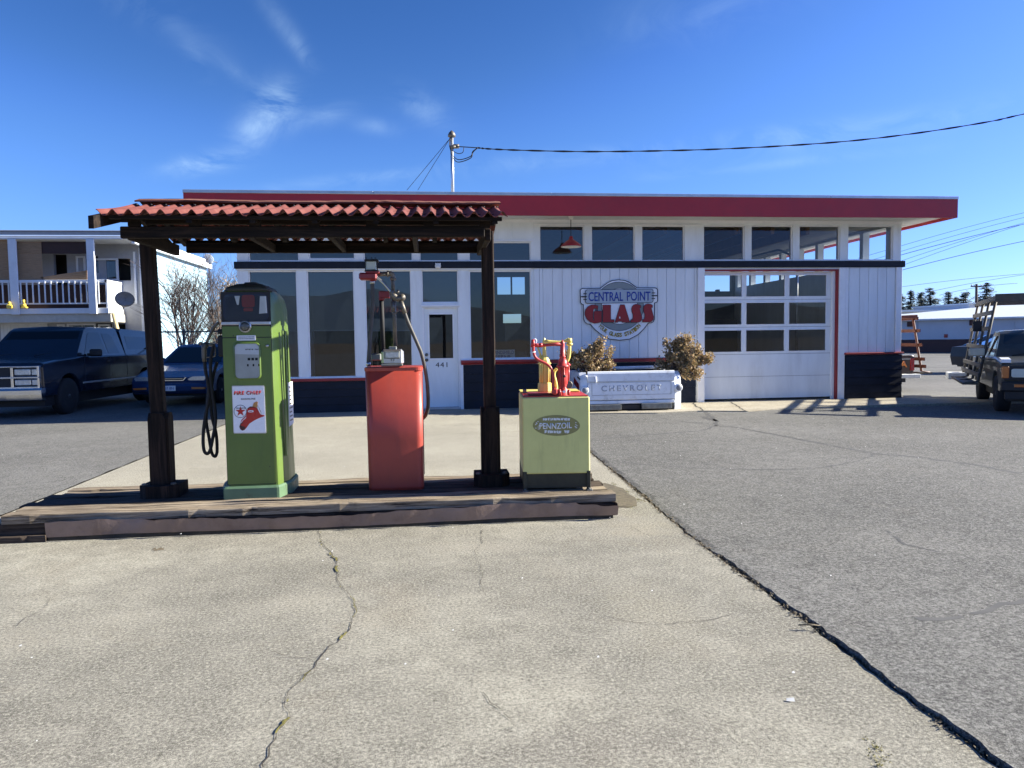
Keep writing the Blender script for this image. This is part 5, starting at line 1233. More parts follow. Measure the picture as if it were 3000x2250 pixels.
# ================================================================== TRUCK TAIL PLANTER + SHRUBS
pt = thing('tailgate_planter', 'white pickup tailgate and bed end used as a planter against the station wall', 'planter', (3.85, 14.0, 0))
ty_ = 13.62; dyx = .02
b = MB(); x0, x1 = 2.965, 4.655
b.loft([[(x, ty_+.0+o, z) for o, z in ((.02, .235), (.0, .25), (.0, .56), (.014, .575), (.014, .585), (-.004, .60), (-.004, .74), (.01, .775), (.04, .785), (.07, .77), (.07, .235))] for x in (x0, x0+.02, 3.3, 3.8, 4.3, x1-.02, x1)], smooth=False)
tg = obj('tailgate', b, 'truck_white', pt)
b = MB(); b.box(x0+.08, x1-.08, ty_-.004, ty_+.001, .33, .335); b.box(x0+.07, x0+.075, ty_-.004, ty_+.001, .33, .56); b.box(x1-.075, x1-.07, ty_-.004, ty_+.001, .33, .56); obj('pressed_line', b, 'rusty_steel', tg)
b = MB(); b.box(x0+.03, x1-.03, ty_-.006, ty_+.012, .578, .596, bev=.002); obj('tailgate_trim', b, 'foam', tg)
x = 3.20
text_obj('lettering', 'CHEVROLET', 'letter_worn', (3.22, 4.40, .405, .515), ty_-.0005, tg, .002, spacing=1.45, bold=.02)
b = MB(); b.box(x0, x1, ty_+.0, ty_+.06, .16, .225, bev=.01); obj('bed_sill', b, 'truck_white', pt)
b = MB()
for s, xa, xb in ((-1, 2.83, 2.958), (1, 4.662, 4.80)):
    rings = []
    for k, (z, o) in enumerate(((.03, .03), (.10, .01), (.45, .0), (.62, .03), (.70, .08), (.765, .18))):
        rings.append([(xa, ty_+.0+o+(.05 if s < 0 else .0), z), (xb, ty_+o+(.0 if s < 0 else .05), z), (xb, 14.95, z), (xa, 14.95, z)])
    b2 = MB(); b2.loft(rings, smooth=False); obj('bed_side', b2, 'truck_white', pt)
    cx = xa+.065
    b3 = MB(); cz = .435 if s < 0 else .45; yy = ty_-.005
    b3.lathe([(.075, .04), (.08, -.01), (.068, -.03), (.060, -.03)], (cx, yy, cz), 'y', 22); hz_ = obj('lamp_housing', b3, 'truck_white', pt)
    b3 = MB(); b3.lathe([(.058, -.018), (.054, -.030), (.03, -.037), (.003, -.039)], (cx, yy, cz), 'y', 20); obj('tail_lamp', b3, 'dish_grey', hz_)
b = MB(); b.prism([(13.80, .42), (14.3, .52), (14.3, .66), (13.80, .54)], 2.822, 2.830, axis='x'); obj('side_marker', b, 'tail_red', pt)
b = MB(); b.prism([(13.70, .62), (13.95, .66), (13.95, .69), (13.70, .655)], 2.822, 2.830, axis='x'); obj('side_slot', b, 'black', pt)
b = MB(); b.box(x0-.06, x0+.16, ty_-.012, ty_+.01, .685, .705, bev=.004); b.tube([(x0+.14, ty_-.015, .69), (x0+.15, ty_-.02, .60), (x0+.145, ty_-.02, .57)], .014, 8); b.tube([(x0-.02, ty_-.01, .695), (x0-.07, ty_-.01, .70)], .018, 8); obj('latch', b, 'enamel_white', pt)
b = MB(); b.box(2.985, 3.585, ty_-.09, ty_-.0, .055, .155, bev=.006); obj('bumper_block', b, 'rusty_steel', pt)
b = MB(); b.box(3.985, 4.575, ty_-.09, ty_-.0, .06, .165, bev=.006); obj('bumper_block', b, 'rusty_steel', pt)
b = MB(); b.box(2.98, 4.64, ty_+.06, ty_+.12, .02, .16); b.box(3.60, 3.97, ty_-.02, ty_+.05, .06, .14); obj('frame_rail', b, 'black', pt)
b = MB(); b.box(x0, x1, 14.45, 14.5, .1, .70); b.tube([(x0, 14.55, .80), (x1, 14.55, .815)], .035, 10); b.box(x0, x1, 13.7, 14.9, .10, .13); obj('bed_floor', b, 'truck_white', pt)
b = MB(); b.box(x0+.01, x1-.01, 13.70, 14.44, .14, .66); obj('potting_soil', b, 'soil', pt)
def leafmat(name, cols, tr=.0):
    m, nt, p = newmat(name); L = nt.links
    g = node(nt, 'ShaderNodeNewGeometry')
    c = ramp(nt, g.outputs['Random Per Island'], [(i/(len(cols)-1), c) for i, c in enumerate(cols)])
    L.new(c, p.inputs['Base Color']); p.inputs['Roughness'].default_value = .6; p.inputs['Specular IOR Level'].default_value = .3
    if tr: 
        td = node(nt, 'ShaderNodeBsdfTranslucent'); L.new(c, td.inputs[0]); mxs = node(nt, 'ShaderNodeMixShader'); mxs.inputs[0].default_value = tr
        o = nt.nodes['Material Output']; L.new(p.outputs[0], mxs.inputs[1]); L.new(td.outputs[0], mxs.inputs[2]); L.new(mxs.outputs[0], o.inputs[0])
    MAT[name] = m
leafmat('shrub_leaf', [(.16, .12, .06), (.32, .22, .10), (.45, .32, .17), (.55, .40, .24), (.24, .21, .09), (.60, .46, .32)], .3)
leafmat('conifer_leaf', [(.022, .035, .028), (.035, .05, .035), (.05, .065, .05), (.07, .085, .07)])
def leaf(mbx, p, s, q):
    a = Vector((q.gauss(0, 1), q.gauss(0, 1), q.gauss(0, 1))).normalized(); c = a.orthogonal().normalized(); c.rotate(Matrix.Rotation(q.uniform(0, 6.28), 3, a)); w = a.cross(c)*s*.42
    mbx.add([p-c*s*.5, p+w-c*s*.05, p+c*s*.55, p-w-c*s*.05], [(0, 1, 2, 3)])
def shrub(name, label, base, lobes, n, seed):
    q = random.Random(seed); t = thing(name, label, 'shrub', base, 'dry shrubs in the tailgate planter')
    tw = MB(); lf = MB()
    for (cx, cy, cz, r, wt) in lobes:
        c = Vector((cx, cy, cz)); nb = int(14*wt)
        for _ in range(nb):
            d = Vector((q.gauss(0, 1), q.gauss(0, 1)*.7, q.gauss(0, 1)*.8+.25)).normalized(); e = c+d*r*(q.uniform(.5, 1.0) if q.random() < .8 else q.uniform(1.1, 1.5))
            b0 = Vector(base)+Vector((q.uniform(-.1, .1), q.uniform(-.08, .08), 0)); mid = (b0+e)/2+Vector((q.uniform(-.08, .08), q.uniform(-.05, .05), q.uniform(-.02, .08)))
            tw.tube(smooth_pts([b0, mid, e], 3), [.010]*2+[.007]*2+[.004]*3, 4)
            for _ in range(int(n*wt/nb)):
                t_ = q.uniform(.25, 1.05)**.6; p = mid.lerp(e, t_)+Vector((q.gauss(0, .038), q.gauss(0, .038), q.gauss(0, .038)))
                leaf(lf, p, q.uniform(.02, .062), q)
    obj('stems', tw, 'bark', t); obj('foliage', lf, 'shrub_leaf', t, fix=False)
shrub('dry_shrub', 'dry brown leafy shrub behind the hand pumps at the left end of the planter', (3.05, 14.05, .66), [(2.98, 14.05, .90, .30, 1), (3.25, 14.05, .98, .32, 1.2), (3.20, 14.05, 1.22, .20, .6), (2.75, 14.05, .98, .2, .6), (3.48, 14.05, .82, .17, .5), (2.62, 14.1, 1.13, .12, .25), (3.33, 14.0, 1.32, .10, .12)], 1500, 3)
shrub('dry_shrub', 'dry golden brown shrub spilling over the right end of the planter', (4.75, 14.05, .66), [(4.85, 14.0, 1.08, .28, 1.1), (5.15, 13.95, 1.05, .28, 1.1), (5.05, 14.0, 1.25, .2, .6), (4.60, 14.05, .95, .2, .6), (5.05, 13.85, .78, .25, .9), (5.42, 13.95, 1.0, .14, .3), (4.95, 14.0, 1.38, .12, .2)], 1700, 8)

# ================================================================== VEHICLES
def arch_pts(yc, zc, r, n=10):      # from rear foot to front foot over the top (clockwise for a polygon walked along the underside rear->front)
    return [(yc+r*math.cos(PI*k/n), zc+r*math.sin(PI*k/n)) for k in range(n+1)]
def vehicle(name, label, cat, paint, loc, rot, W_, prof, wheels, wr, cab, wb, wt, wins, shield=None, rear_glass=None, extra_cab=None, rim='wheel_rim', arch=.06, glass='car_glass', group=None):
    """prof: upper outline front->rear (y,z) starting at the front sill; the underside with wheel openings is added"""
    t = thing(name, label, cat, (0, 0, 0), group); hw = W_/2
    zs_ = prof[0][1]; poly = list(prof)
    for yc in sorted(wheels, reverse=True):
        ap_ = arch_pts(yc, wr, wr+arch); ap_ = [(y, max(z, zs_)) for y, z in ap_]; poly += ap_
    ins = inset(poly, .03)
    cxm = sum(p[0] for p in poly)/len(poly)
    if abs(ins[3][0]-cxm) > abs(poly[3][0]-cxm) and abs(ins[-3][1]-poly[-3][1]) < 0: ins = inset(poly, -.03)
    # choose the inset that shrinks the outline
    def area(p): return abs(sum(p[i][0]*p[(i+1) % len(p)][1]-p[(i+1) % len(p)][0]*p[i][1] for i in range(len(p)))/2)
    if area(ins) > area(poly): ins = inset(poly, -.03)
    b = MB(); rings = []
    for x, sh in ((-hw, 1), (-hw+.012, .45), (-hw+.06, 0), (-hw+.2, -.15), (0, -.35), (hw-.2, -.15), (hw-.06, 0), (hw-.012, .45), (hw, 1)):
        rings.append([(x, p[0]+(i_[0]-p[0])*max(sh, 0), p[1]+(i_[1]-p[1])*max(sh, 0)+(.03*max(-sh, 0)*(1 if p[1] > .7 else 0))) for p, i_ in zip(poly, ins)])
    b.loft(rings, smooth=False); body = obj('body', b, paint, t)
    b = MB(); b.box(-hw+.12, hw-.12, prof[0][0]+.15, prof[-1][0]-.15, .22, .55); obj('underbody', b, 'black', t)
    for yc in wheels:
        for s in (-1, 1):
            b = MB(); xo = s*(hw-.11)
            b.lathe([(wr*.6, -.10), (wr*.93, -.105), (wr, -.075), (wr, .075), (wr*.93, .105), (wr*.6, .10)], (xo, yc, wr), 'x', 26); wh = obj('wheel', b, 'tyre', t)
            b = MB(); b.lathe([(wr*.62, .07*s), (wr*.60, .10*s), (wr*.52, .085*s), (wr*.2, .075*s), (wr*.12, .10*s), (0.001, .10*s)], (xo, yc, wr), 'x', 20); obj('rim', b, rim, wh)
    def wx(z, zb, zt): return wb+(wt-wb)*min(1, max(0, (z-zb)/(zt-zb)))
    def cabin(c, nm='cab'):
        zb, zt = min(p[1] for p in c), max(p[1] for p in c); b = MB(); 
        rings = []
        for f, dzz in ((-1, 0), (-.86, .0), (0, .025), (.86, .0), (1, 0)):
            rings.append([(f*wx(z, zb, zt) if abs(f) == 1 else f*wx(z, zb, zt), y, z+(dzz+(.012 if abs(f) < .9 else -.0) if z > zt-.05 else 0)) for y, z in c])
        b.loft(rings, smooth=False); return obj(nm, b, paint, t), zb, zt
    cb, zb, zt = cabin(cab)
    if extra_cab: cb2, zb2, zt2 = cabin(extra_cab, 'camper_shell')
    for w in wins:
        for s in (-1, 1):
            b = MB(); zz0, zz1 = (zb, zt); vs = [(s*(wx(z, zz0, zz1)+.004), y, z) for y, z in w]; n = len(vs)
            vs += [(s*(wx(z, zz0, zz1)+.0005), y, z) for y, z in w]
            b.add(vs, [tuple(range(n)), tuple(range(2*n-1, n-1, -1))]+[(i, (i+1) % n, (i+1) % n+n, i+n) for i in range(n)]); obj('side_window', b, glass, cb)
    def pane(yz0, yz1, nm, sgn):
        (y0, z0), (y1, z1) = yz0, yz1; d = Vector((y1-y0, z1-z0)).normalized(); nrm = Vector((-d.y, d.x))*sgn*.006
        a0, a1 = wx(z0, zb, zt)-.09, wx(z1, zb, zt)-.07; b = MB()
        o = [(-a0, y0+nrm.x, z0+nrm.y), (a0, y0+nrm.x, z0+nrm.y), (a1, y1+nrm.x, z1+nrm.y), (-a1, y1+nrm.x, z1+nrm.y)]
        b.quad(*o); return obj(nm, b, glass, cb, fix=False)
    if shield: pane(shield[0], shield[1], 'windshield', 1)
    if rear_glass: pane(rear_glass[0], rear_glass[1], 'rear_window', -1)
    t.location = loc; t.rotation_euler = (0, 0, R(rot))
    return t, body, cb
def addp(nm, b, mat, t):               # part given in the vehicle's own coordinates
    o = obj(nm, b, mat, None); o.parent = t; return o
# vehicles are built at the origin, so their parts must be parented without an inverse
_sp = setpar
def setpar(o, p):
    o.parent = p; o.matrix_parent_inverse = wmat(p).inverted()
# -- dark pickup with camper shell
tr, tb_, tcab = vehicle('pickup_truck', 'dark navy pickup with camper shell and chrome grille parked in the shade at far left', 'pickup truck', 'car_navy', (-8.42, 15.1, 0), -3.0, 1.96,
    [(.12, .42), (.05, .62), (.03, 1.0), (.10, 1.08), (.6, 1.13), (1.42, 1.18), (5.48, 1.18), (5.52, 1.1), (5.5, .42)], (.98, 4.56), .375,
    [(1.36, 1.15), (2.02, 1.74), (2.15, 1.80), (3.40, 1.815), (3.50, 1.78), (3.60, 1.15)], .935, .76,
    [[(1.74, 1.22), (2.12, 1.66), (2.20, 1.70), (2.62, 1.70), (2.72, 1.22)], [(2.80, 1.22), (2.74, 1.68), (3.05, 1.68), (3.18, 1.62), (3.34, 1.22)], [(3.80, 1.30), (3.86, 1.62), (4.9, 1.60), (5.12, 1.30)]],
    shield=((1.46, 1.22), (2.0, 1.72)), extra_cab=[(3.62, 1.17), (3.66, 1.74), (3.75, 1.80), (5.15, 1.76), (5.30, 1.70), (5.48, 1.17)], arch=.075)
hw = .98
b = MB(); b.box(-.93, .93, -.06, .06, 1.0, 1.03, bev=.01); b.box(-.95, .95, -.07, .04, .79, .825, bev=.01); b.box(-.93, .93, -.05, .05, .60, .63, bev=.01)
for s in (-1, 1): b.box(s*.45-.025, s*.45+.025, -.05, .03, .62, 1.0, bev=.006); b.box(s*.93-.02, s*.93+.02, -.04, .1, .60, 1.03, bev=.006)
gl_ = addp('grille', b, 'chrome', tr)
b = MB(); b.box(-.42, .42, -.02, .05, .63, 1.0); addp('grille_mesh', b, 'black', tr)
for s in (-1, 1):
    for z0, z1 in ((.855, .965), (.665, .765)):
        b = MB(); b.box(s*.50, s*.80, -.055, .03, z0, z1, bev=.012); addp('headlight', b, 'lens', tr)
        b = MB(); b.box(s*.82, s*.915, -.05, .05, z0, z1, bev=.008); addp('marker_lamp', b, 'lens', tr)
b = MB(); b.loft([[(x, y-.16+.10*(abs(x)/1.0)**4, z) for y, z in ((.06, .36), (.0, .38), (-.02, .48), (-.02, .56), (.02, .60), (.14, .60), (.14, .36))] for x in (-1.0, -.96, -.8, -.4, 0, .4, .8, .96, 1.0)], smooth=False); addp('front_bumper', b, 'chrome', tr)
b = MB(); b.box(hw-.005, hw+.012, 1.5, 4.1, .60, .635, bev=.004); b.box(-hw-.012, -hw+.005, 1.5, 4.1, .60, .635, bev=.004); addp('side_molding', b, 'flashing', tr)
for s in (-1, 1):
    b = MB(); b.box(s*(hw+.02), s*(hw+.26), 1.76, 1.88, 1.17, 1.33, bev=.03); b.box(s*(hw-.04), s*(hw+.04), 1.8, 1.86, 1.18, 1.24); addp('side_mirror', b, 'black', tr)
    b = MB(); b.box(s*(hw-.002), s*(hw+.002), 2.745, 2.755, .5, 1.16); b.box(s*(hw-.002), s*(hw+.002), 3.555, 3.57, .45, 1.18); b.box(s*(hw-.002), s*(hw+.002), 1.60, 1.608, .5, 1.16); addp('panel_gap', b, 'black', tr)
    b = MB(); b.box(s*(hw), s*(hw+.015), 2.58, 2.72, 1.02, 1.07, bev=.006); addp('door_handle', b, 'black', tr)
b = MB(); b.tube([(-.7, 1.42, 1.21), (-.1, 1.55, 1.30)], .008, 5); b.tube([(.05, 1.42, 1.21), (.65, 1.55, 1.30)], .008, 5); addp('wiper', b, 'black', tr)
# -- blue sedan
sd_, sb_, sc_ = vehicle('sedan', 'dark blue sedan parked nose out in the shade between the post and the green pump', 'car', 'car_blue', (-5.86, 17.35, 0), -4, 1.72,
    [(.10, .28), (.02, .40), (.0, .58), (.06, .66), (.5, .78), (1.30, .92), (1.5, .95), (4.1, .97), (4.62, .92), (4.68, .7), (4.62, .28)], (.86, 3.58), .31,
    [(1.25, .90), (2.02, 1.33), (2.2, 1.385), (3.1, 1.39), (3.3, 1.36), (4.05, .93)], .80, .60,
    [[(1.60, .98), (2.08, 1.27), (2.62, 1.31), (2.66, .98)], [(2.72, .98), (2.68, 1.31), (3.2, 1.29), (3.62, .98)]], shield=((1.36, .965), (2.02, 1.325)), rear_glass=((3.98, .97), (3.34, 1.34)), glass='car_glass')
b = MB(); b.loft([[(x, y+.12*(abs(x)/.86)**3-.05, z) for y, z in ((.04, .30), (-.03, .36), (-.04, .46), (.0, .52), (.1, .53), (.1, .30))] for x in (-.86, -.8, -.5, 0, .5, .8, .86)], smooth=False); addp('front_bumper', b, 'car_blue', sd_)
b = MB(); b.prism([(-.36, .655), (-.30, .60), (.30, .60), (.36, .655)], -.03, .05); addp('grille', b, 'black', sd_)
b = MB(); b.prism([(-.38, .66), (-.31, .585), (.31, .585), (.38, .66), (.35, .66), (.30, .60), (-.30, .60), (-.35, .66)], -.035, .03); b.box(-.30, .30, -.036, -.02, .628, .636); addp('grille_trim', b, 'chrome', sd_)
for s in (-1, 1):
    b = MB(); b.prism([(s*.42, .59), (s*.76, .585), (s*.80, .64), (s*.76, .68), (s*.50, .675), (s*.40, .62)], .0, .09); addp('headlight', b, 'lens', sd_)
    b = MB(); b.prism([(s*.50, .395), (s*.78, .39), (s*.80, .43), (s*.50, .44)], -.07, .06); addp('turn_signal', b, 'amber', sd_)
    b = MB(); b.box(s*.80, s*.95, 1.62, 1.72, .96, 1.08, bev=.02); addp('side_mirror', b, 'car_blue', sd_)
b = MB(); b.box(-.16, .16, -.105, -.095, .36, .48, bev=.004); pl_ = addp('licence_plate', b, 'enamel_white', sd_)
t_ = text_obj('plate_text', '507 8N', 'sign_blue', (-.12, .12, .39, .45), -.106, None, .001); t_.parent = pl_
# -- olive flat nosed pickup at right with glass rack
WR = dict(loc=(10.42, 11.15, 0), rot=-33)
ot, ob_, oc_ = vehicle('pickup_truck', 'small dark old pickup with a glass carrying rack facing the camera at the right edge', 'pickup truck', 'car_olive', WR['loc'], WR['rot'], 1.60,
    [(.10, .38), (.02, .45), (.0, .86), (.05, .90), (1.15, .98), (4.35, .92), (4.40, .85), (4.38, .38)], (.72, 3.42), .33,
    [(1.08, .96), (1.60, 1.40), (1.72, 1.44), (2.38, 1.45), (2.46, 1.42), (2.52, .96)], .755, .62,
    [[(1.38, 1.0), (1.70, 1.35), (2.28, 1.37), (2.34, 1.0)]], shield=((1.16, 1.01), (1.58, 1.385)), rear_glass=((2.505, 1.0), (2.455, 1.38)), glass='glass')
b = MB(); b.box(-.76, .76, -.03, .03, .60, .84, bev=.01); addp('grille', b, 'black', ot)
for s in (-1, 1):
    b = MB(); b.prism(rrect(*sorted((s*.40, s*.66)), .655, .80, .03), -.05, .0); addp('headlight', b, 'lens_warm', ot)
    b = MB(); b.box(s*.69, s*.795, -.04, .10, .64, .84, bev=.01); addp('corner_lamp', b, 'amber', ot)
    b = MB(); b.box(s*.38, s*.62, -.075, -.02, .485, .54, bev=.008); addp('turn_signal', b, 'amber', ot)
    b = MB(); b.box(s*.90, s*1.16, 1.32, 1.42, .98, 1.13, bev=.02); addp('side_mirror', b, 'tan_plastic', ot)
    b = MB(); b.tube([(s*.78, 1.3, .92), (s*.95, 1.35, .93), (s*1.0, 1.36, 1.0)], .012, 6); addp('mirror_arm', b, 'iron', ot)
b = MB(); b.box(-.80, .80, -.07, .02, .42, .58, bev=.015); addp('front_bumper', b, 'black', ot)
b = MB(); b.box(-.74, .74, -.02, .08, .28, .41); addp('valance', b, 'black', ot)
b = MB(); b.prism([(.02, .90), (.02, .96), (.30, .985), (.34, .93)], -.80, -.66, axis='x'); addp('worn_fender', b, 'truck_white', ot)
b = MB(); b.tube([(-.5, 1.12, 1.0), (.0, 1.2, 1.08)], .006, 5); b.tube([(.1, 1.12, 1.0), (.6, 1.2, 1.08)], .006, 5); addp('wiper', b, 'black', ot)
b = MB(); b.lathe([(.17, -.012), (.18, 0), (.17, .012), (.158, .012), (.158, -.012)], (.33, 1.55, 1.02), 'y', 20); addp('steering_wheel', b, 'black', ot)
for x in (-.33, .33): b = MB(); b.box(x-.22, x+.22, 2.1, 2.25, .6, 1.18, bev=.04); b.box(x-.11, x+.11, 2.13, 2.2, 1.18, 1.3, bev=.03); addp('seat', b, 'interior_dark', ot)
def rack(t, mat, y0, y1, side, top=2.02, frontbox=True):
    zt = top
    b = MB()
    for x in (-.72, .72): b.box(x-.03, x+.03, y0, y1, zt, zt+.09, bev=.006)
    for k in range(5): y = y0+(y1-y0)*k/4; b.box(-.72, .72, y-.025, y+.025, zt+.01, zt+.07)
    b.box(-.76, .76, y0-.05, y0+.01, zt-.03, zt+.12, bev=.006)
    r = addp('glass_rack', b, mat, t)
    for k in range(4):
        y = y0+.15+(y1-y0-.3)*k/3
        b = MB(); b.tube([(side*.72, y, zt+.04), (side*.98, y, .50), (side*1.2, y, .46)], .028, 6); addp('rack_upright', b, mat, t)
        if y > 2.5: b = MB(); b.tube([(-side*.72, y, zt+.04), (-side*.76, y, .85)], .028, 6); addp('rack_upright', b, mat, t)
    for z in (.62, .80, 1.15, 1.5, 1.8):
        x = side*(.72+.26*(zt+.04-z)/(zt-.46)+.03); b = MB(); b.box(x-.012, x+.012, y0+.0, y1, z-.04, z+.04); addp('rack_slat', b, mat, t)
    b = MB(); b.box(*sorted((side*.98, side*1.24)), y0+.1, y1-.1, .43, .47); addp('rack_ledge', b, 'rack_grey', t)
rack(ot, 'rack_grey', 1.35, 4.55, -1)
b = MB(); b.box(-1.30, -.95, 3.95, 4.65, .40, .54, bev=.01); addp('step_bumper', b, 'foam', ot)
b = MB(); b.box(-1.0, -.84, 2.4, 2.44, 1.45, 1.66, bev=.01); addp('rack_box', b, 'black', ot)
b = MB(); b.tube(smooth_pts([(-.25, 1.28, 2.02), (-.2, 1.26, 1.93), (-.12, 1.26, 1.94), (-.08, 1.28, 2.02)]), .012, 6); addp('strap_loop', b, 'tan_plastic', ot)
# -- old pickup half hidden behind the building corner, tail towards us
qt, qb, qc = vehicle('pickup_truck', 'brown pickup with a rusty orange glass rack showing past the right corner of the station', 'pickup truck', 'car_orange_dark', (11.13, 21.35, 0), 180, 1.6,
    [(.10, .40), (.0, .46), (.0, .84), (1.15, .96), (4.35, .92), (4.40, .85), (4.38, .42)], (.72, 3.42), .33,
    [(1.08, .94), (1.60, 1.38), (1.72, 1.44), (2.38, 1.45), (2.46, 1.42), (2.52, .94)], .755, .62,
    [[(1.38, 1.0), (1.70, 1.35), (2.28, 1.37), (2.34, 1.0)]], shield=((1.16, 1.0), (1.58, 1.385)), rear_glass=((2.505, 1.0), (2.455, 1.38)))
t_ = text_obj('tailgate_lettering', 'TOYOTA', 'orange_letter', (-.60, .60, .60, .76), 0, None, .003, spacing=1.25, bold=.03)
for v in t_.data.vertices: v.co = (-v.co.x, 4.402-v.co.y, v.co.z)
t_.parent = qt
b = MB(); b.box(-.82, .82, 4.42, 4.60, .34, .44, bev=.01); addp('rear_bumper', b, 'foam', qt)
b = MB(); b.box(-.78, .78, 4.385, 4.41, .895, .93, bev=.004); b.box(-.7, .7, 4.385, 4.405, .80, .812); addp('tailgate_trim', b, 'foam', qt)
for s in (-1, 1): b = MB(); b.box(s*.68, s*.79, 4.38, 4.41, .52, .82, bev=.008); addp('tail_lamp', b, 'tail_red', qt)
rack(qt, 'rack_rust', 1.35, 4.55, -1, top=1.80)
# -- grey blue compact further back at right
ht, hb, hc = vehicle('compact_car', 'grey blue compact car parked beyond the dark pickup at right', 'car', 'car_slate', (23.1, 23.4, 0), 78, 1.7,
    [(.10, .26), (.0, .40), (.0, .60), (.3, .74), (1.1, .92), (3.9, .98), (4.25, .94), (4.32, .6), (4.25, .28)], (.8, 3.42), .31,
    [(1.0, .88), (1.85, 1.36), (2.1, 1.41), (2.9, 1.41), (3.2, 1.36), (4.0, .96)], .79, .58,
    [[(1.5, .98), (2.0, 1.29), (2.5, 1.32), (2.55, .98)], [(2.62, .98), (2.58, 1.32), (3.0, 1.31), (3.55, 1.0)]], shield=((1.2, .98), (1.85, 1.34)), rear_glass=((3.93, .99), (3.24, 1.35)), glass='glass')

# ================================================================== APARTMENT HOUSE (left)
FYp, FYw = 28.6, 30.0; AX = -10.95
ap_t = thing('apartment_house', 'white two storey apartment house with a cluttered railed balcony', 'building', (-16, 30, 0))
def ax_(px, py, Y=FYp): return at(px, py, Y)
zd1 = ax_(200, 903).z; zd0 = ax_(200, 919).z; zr0 = ax_(150, 702).z; zr1 = ax_(150, 676).z
b = MB(); wall_holes(b, -26, AX, 0, 5.35, [(at(118, 0, FYw).x, at(158, 0, FYw).x, 3.0, at(140, 745, FYw).z), (at(222, 0, FYw).x, at(252, 0, FYw).x, at(230, 800, FYw).z, at(230, 750, FYw).z), (at(275, 0, FYw).x, at(348, 0, FYw).x, at(300, 822, FYw).z, at(300, 757, FYw).z),
    (at(167, 0, FYw).x, at(193, 0, FYw).x, 1.1, at(180, 950, FYw).z), (at(196, 0, FYw).x, at(284, 0, FYw).x, 1.1, at(230, 948, FYw).z), (at(287, 0, FYw).x, at(325, 0, FYw).x, 1.1, at(300, 950, FYw).z), (-22.5, -20.5, 3.0, 5.0)], FYw, FYw+.2)
obj('wall', b, 'apt_grey', ap_t, fix=False)
b = MB(); b.box(-26, AX-.2, FYw+.9, FYw+1.0, .1, 5.2); obj('dark_interior', b, 'interior_dark', ap_t)
b = MB(); b.box(-26, AX-.01, FYw-.03, FYw-.005, 0, zd0-.35); obj('ground_floor_panel', b, 'apt_beige', ap_t) if False else None
b = MB()
for k in range(26): b.prism([(FYw+.2 if False else AX+.022, .12+k*.2), (AX+.002, .12+k*.2+.198), (AX-.0, .12+k*.2+.198), (AX-.0, .12+k*.2)], FYw, 38.2, axis='y')
sw = obj('side_siding', b, 'apt_side', ap_t)
b = MB(); b.box(AX-.2, AX-.001, FYw+.2, 38.2, 0, 5.3); b.box(-26, AX-.2, 38.0, 38.2, 0, 5.3); obj('side_wall', b, 'apt_side', ap_t)
b = MB(); b.box(AX-.12, AX+.045, FYw-.06, FYw+.14, 0, 5.15); b.box(AX-.34, AX-.26, FYw-.04, FYw-.002, 3.0, 5.0); obj('corner_board', b, 'apt_white', ap_t)
b = MB(); b.box(-26, AX+.1, FYp-.08, FYw-.002, zr0+.02, zr0+.06); b.box(-26, AX+.1, FYw, 38.4, zr0+.07, zr0+.3); rf_ = obj('roof', b, 'apt_white', ap_t)
b = MB(); b.box(-26, AX-.2, FYp-.02, FYp+.04, zr0, (zr0+zr1)/2-.01, bev=.01); obj('beam', b, 'apt_white', rf_)
b = MB(); b.box(-26, AX+.08, FYp-.12, FYp-.05, (zr0+zr1)/2, zr1-.04, bev=.01); b.box(-26, AX+.12, FYp-.16, FYp-.04, zr1-.038, zr1, bev=.01); obj('gutter', b, 'apt_grey', rf_)
b = MB(); b.box(AX+.10, AX+.22, FYp+.1, 38.4, zr0-.12, zr0+.12); obj('eave_fascia', b, 'apt_white', rf_)
b = MB(); b.box(-26, AX-.75, FYp+.03, FYw-.002, zd0+.02, zd1-.01); dk = obj('balcony_deck', b, 'apt_beige', ap_t)
b = MB(); b.box(-26, AX-.75, FYp-.03, FYp+.02, zd0, zd1, bev=.008); obj('deck_fascia', b, 'apt_white', dk)
for (pa_, pb_) in ((30, 52), (258, 276), (-190, -170)):
    xa = ax_(pa_+4, 800).x; b = MB(); b.box(xa-.02, xa+.24, FYp-.13, FYp-.032, zd0-.02, zr0, bev=.006); obj('balcony_post', b, 'apt_white', ap_t)
zt_, zb_ = ax_(150, 828).z, ax_(150, 889).z
b = MB(); b.box(-24, AX-.78, FYp-.01, FYp+.05, zt_, zt_+.10, bev=.008); b.box(-24, AX-.78, FYp, FYp+.04, zb_-.03, zb_+.02); b.box(AX-.86, AX-.78, FYp-.01, FYw-.01, zt_, zt_+.10); b.box(AX-.86, AX-.80, FYp+.05, FYw, zd1-.02, zt_)
rl = obj('railing', b, 'apt_white', ap_t)
x = ax_(-170, 850).x
q = random.Random(6)
while x < AX-.95:
    b = MB(); b.box(x-.02, x+.02, FYp-.045, FYp-.012, zb_-.02, zt_+.04+q.uniform(-.02, .02)); obj('baluster', b, 'apt_white', rl); x += .205
b = MB(); b.box(-24, AX-.9, FYp+.35, FYp+.37, zd1+.02, zt_-.05); obj('privacy_panel', b, 'apt_brown', ap_t)
for k, (x0, x1, y0, y1) in enumerate([(44, 122, 706, 822), (-170, 22, 700, 822)]):
    a, c = ax_(x0, y0), ax_(x1, y1); b = MB(); z = c.z
    while z < a.z: b.box(a.x, c.x, FYp+.10, FYp+.108, z, z+.030); z += .034
    obj('bamboo_blind', b, 'bamboo', ap_t)
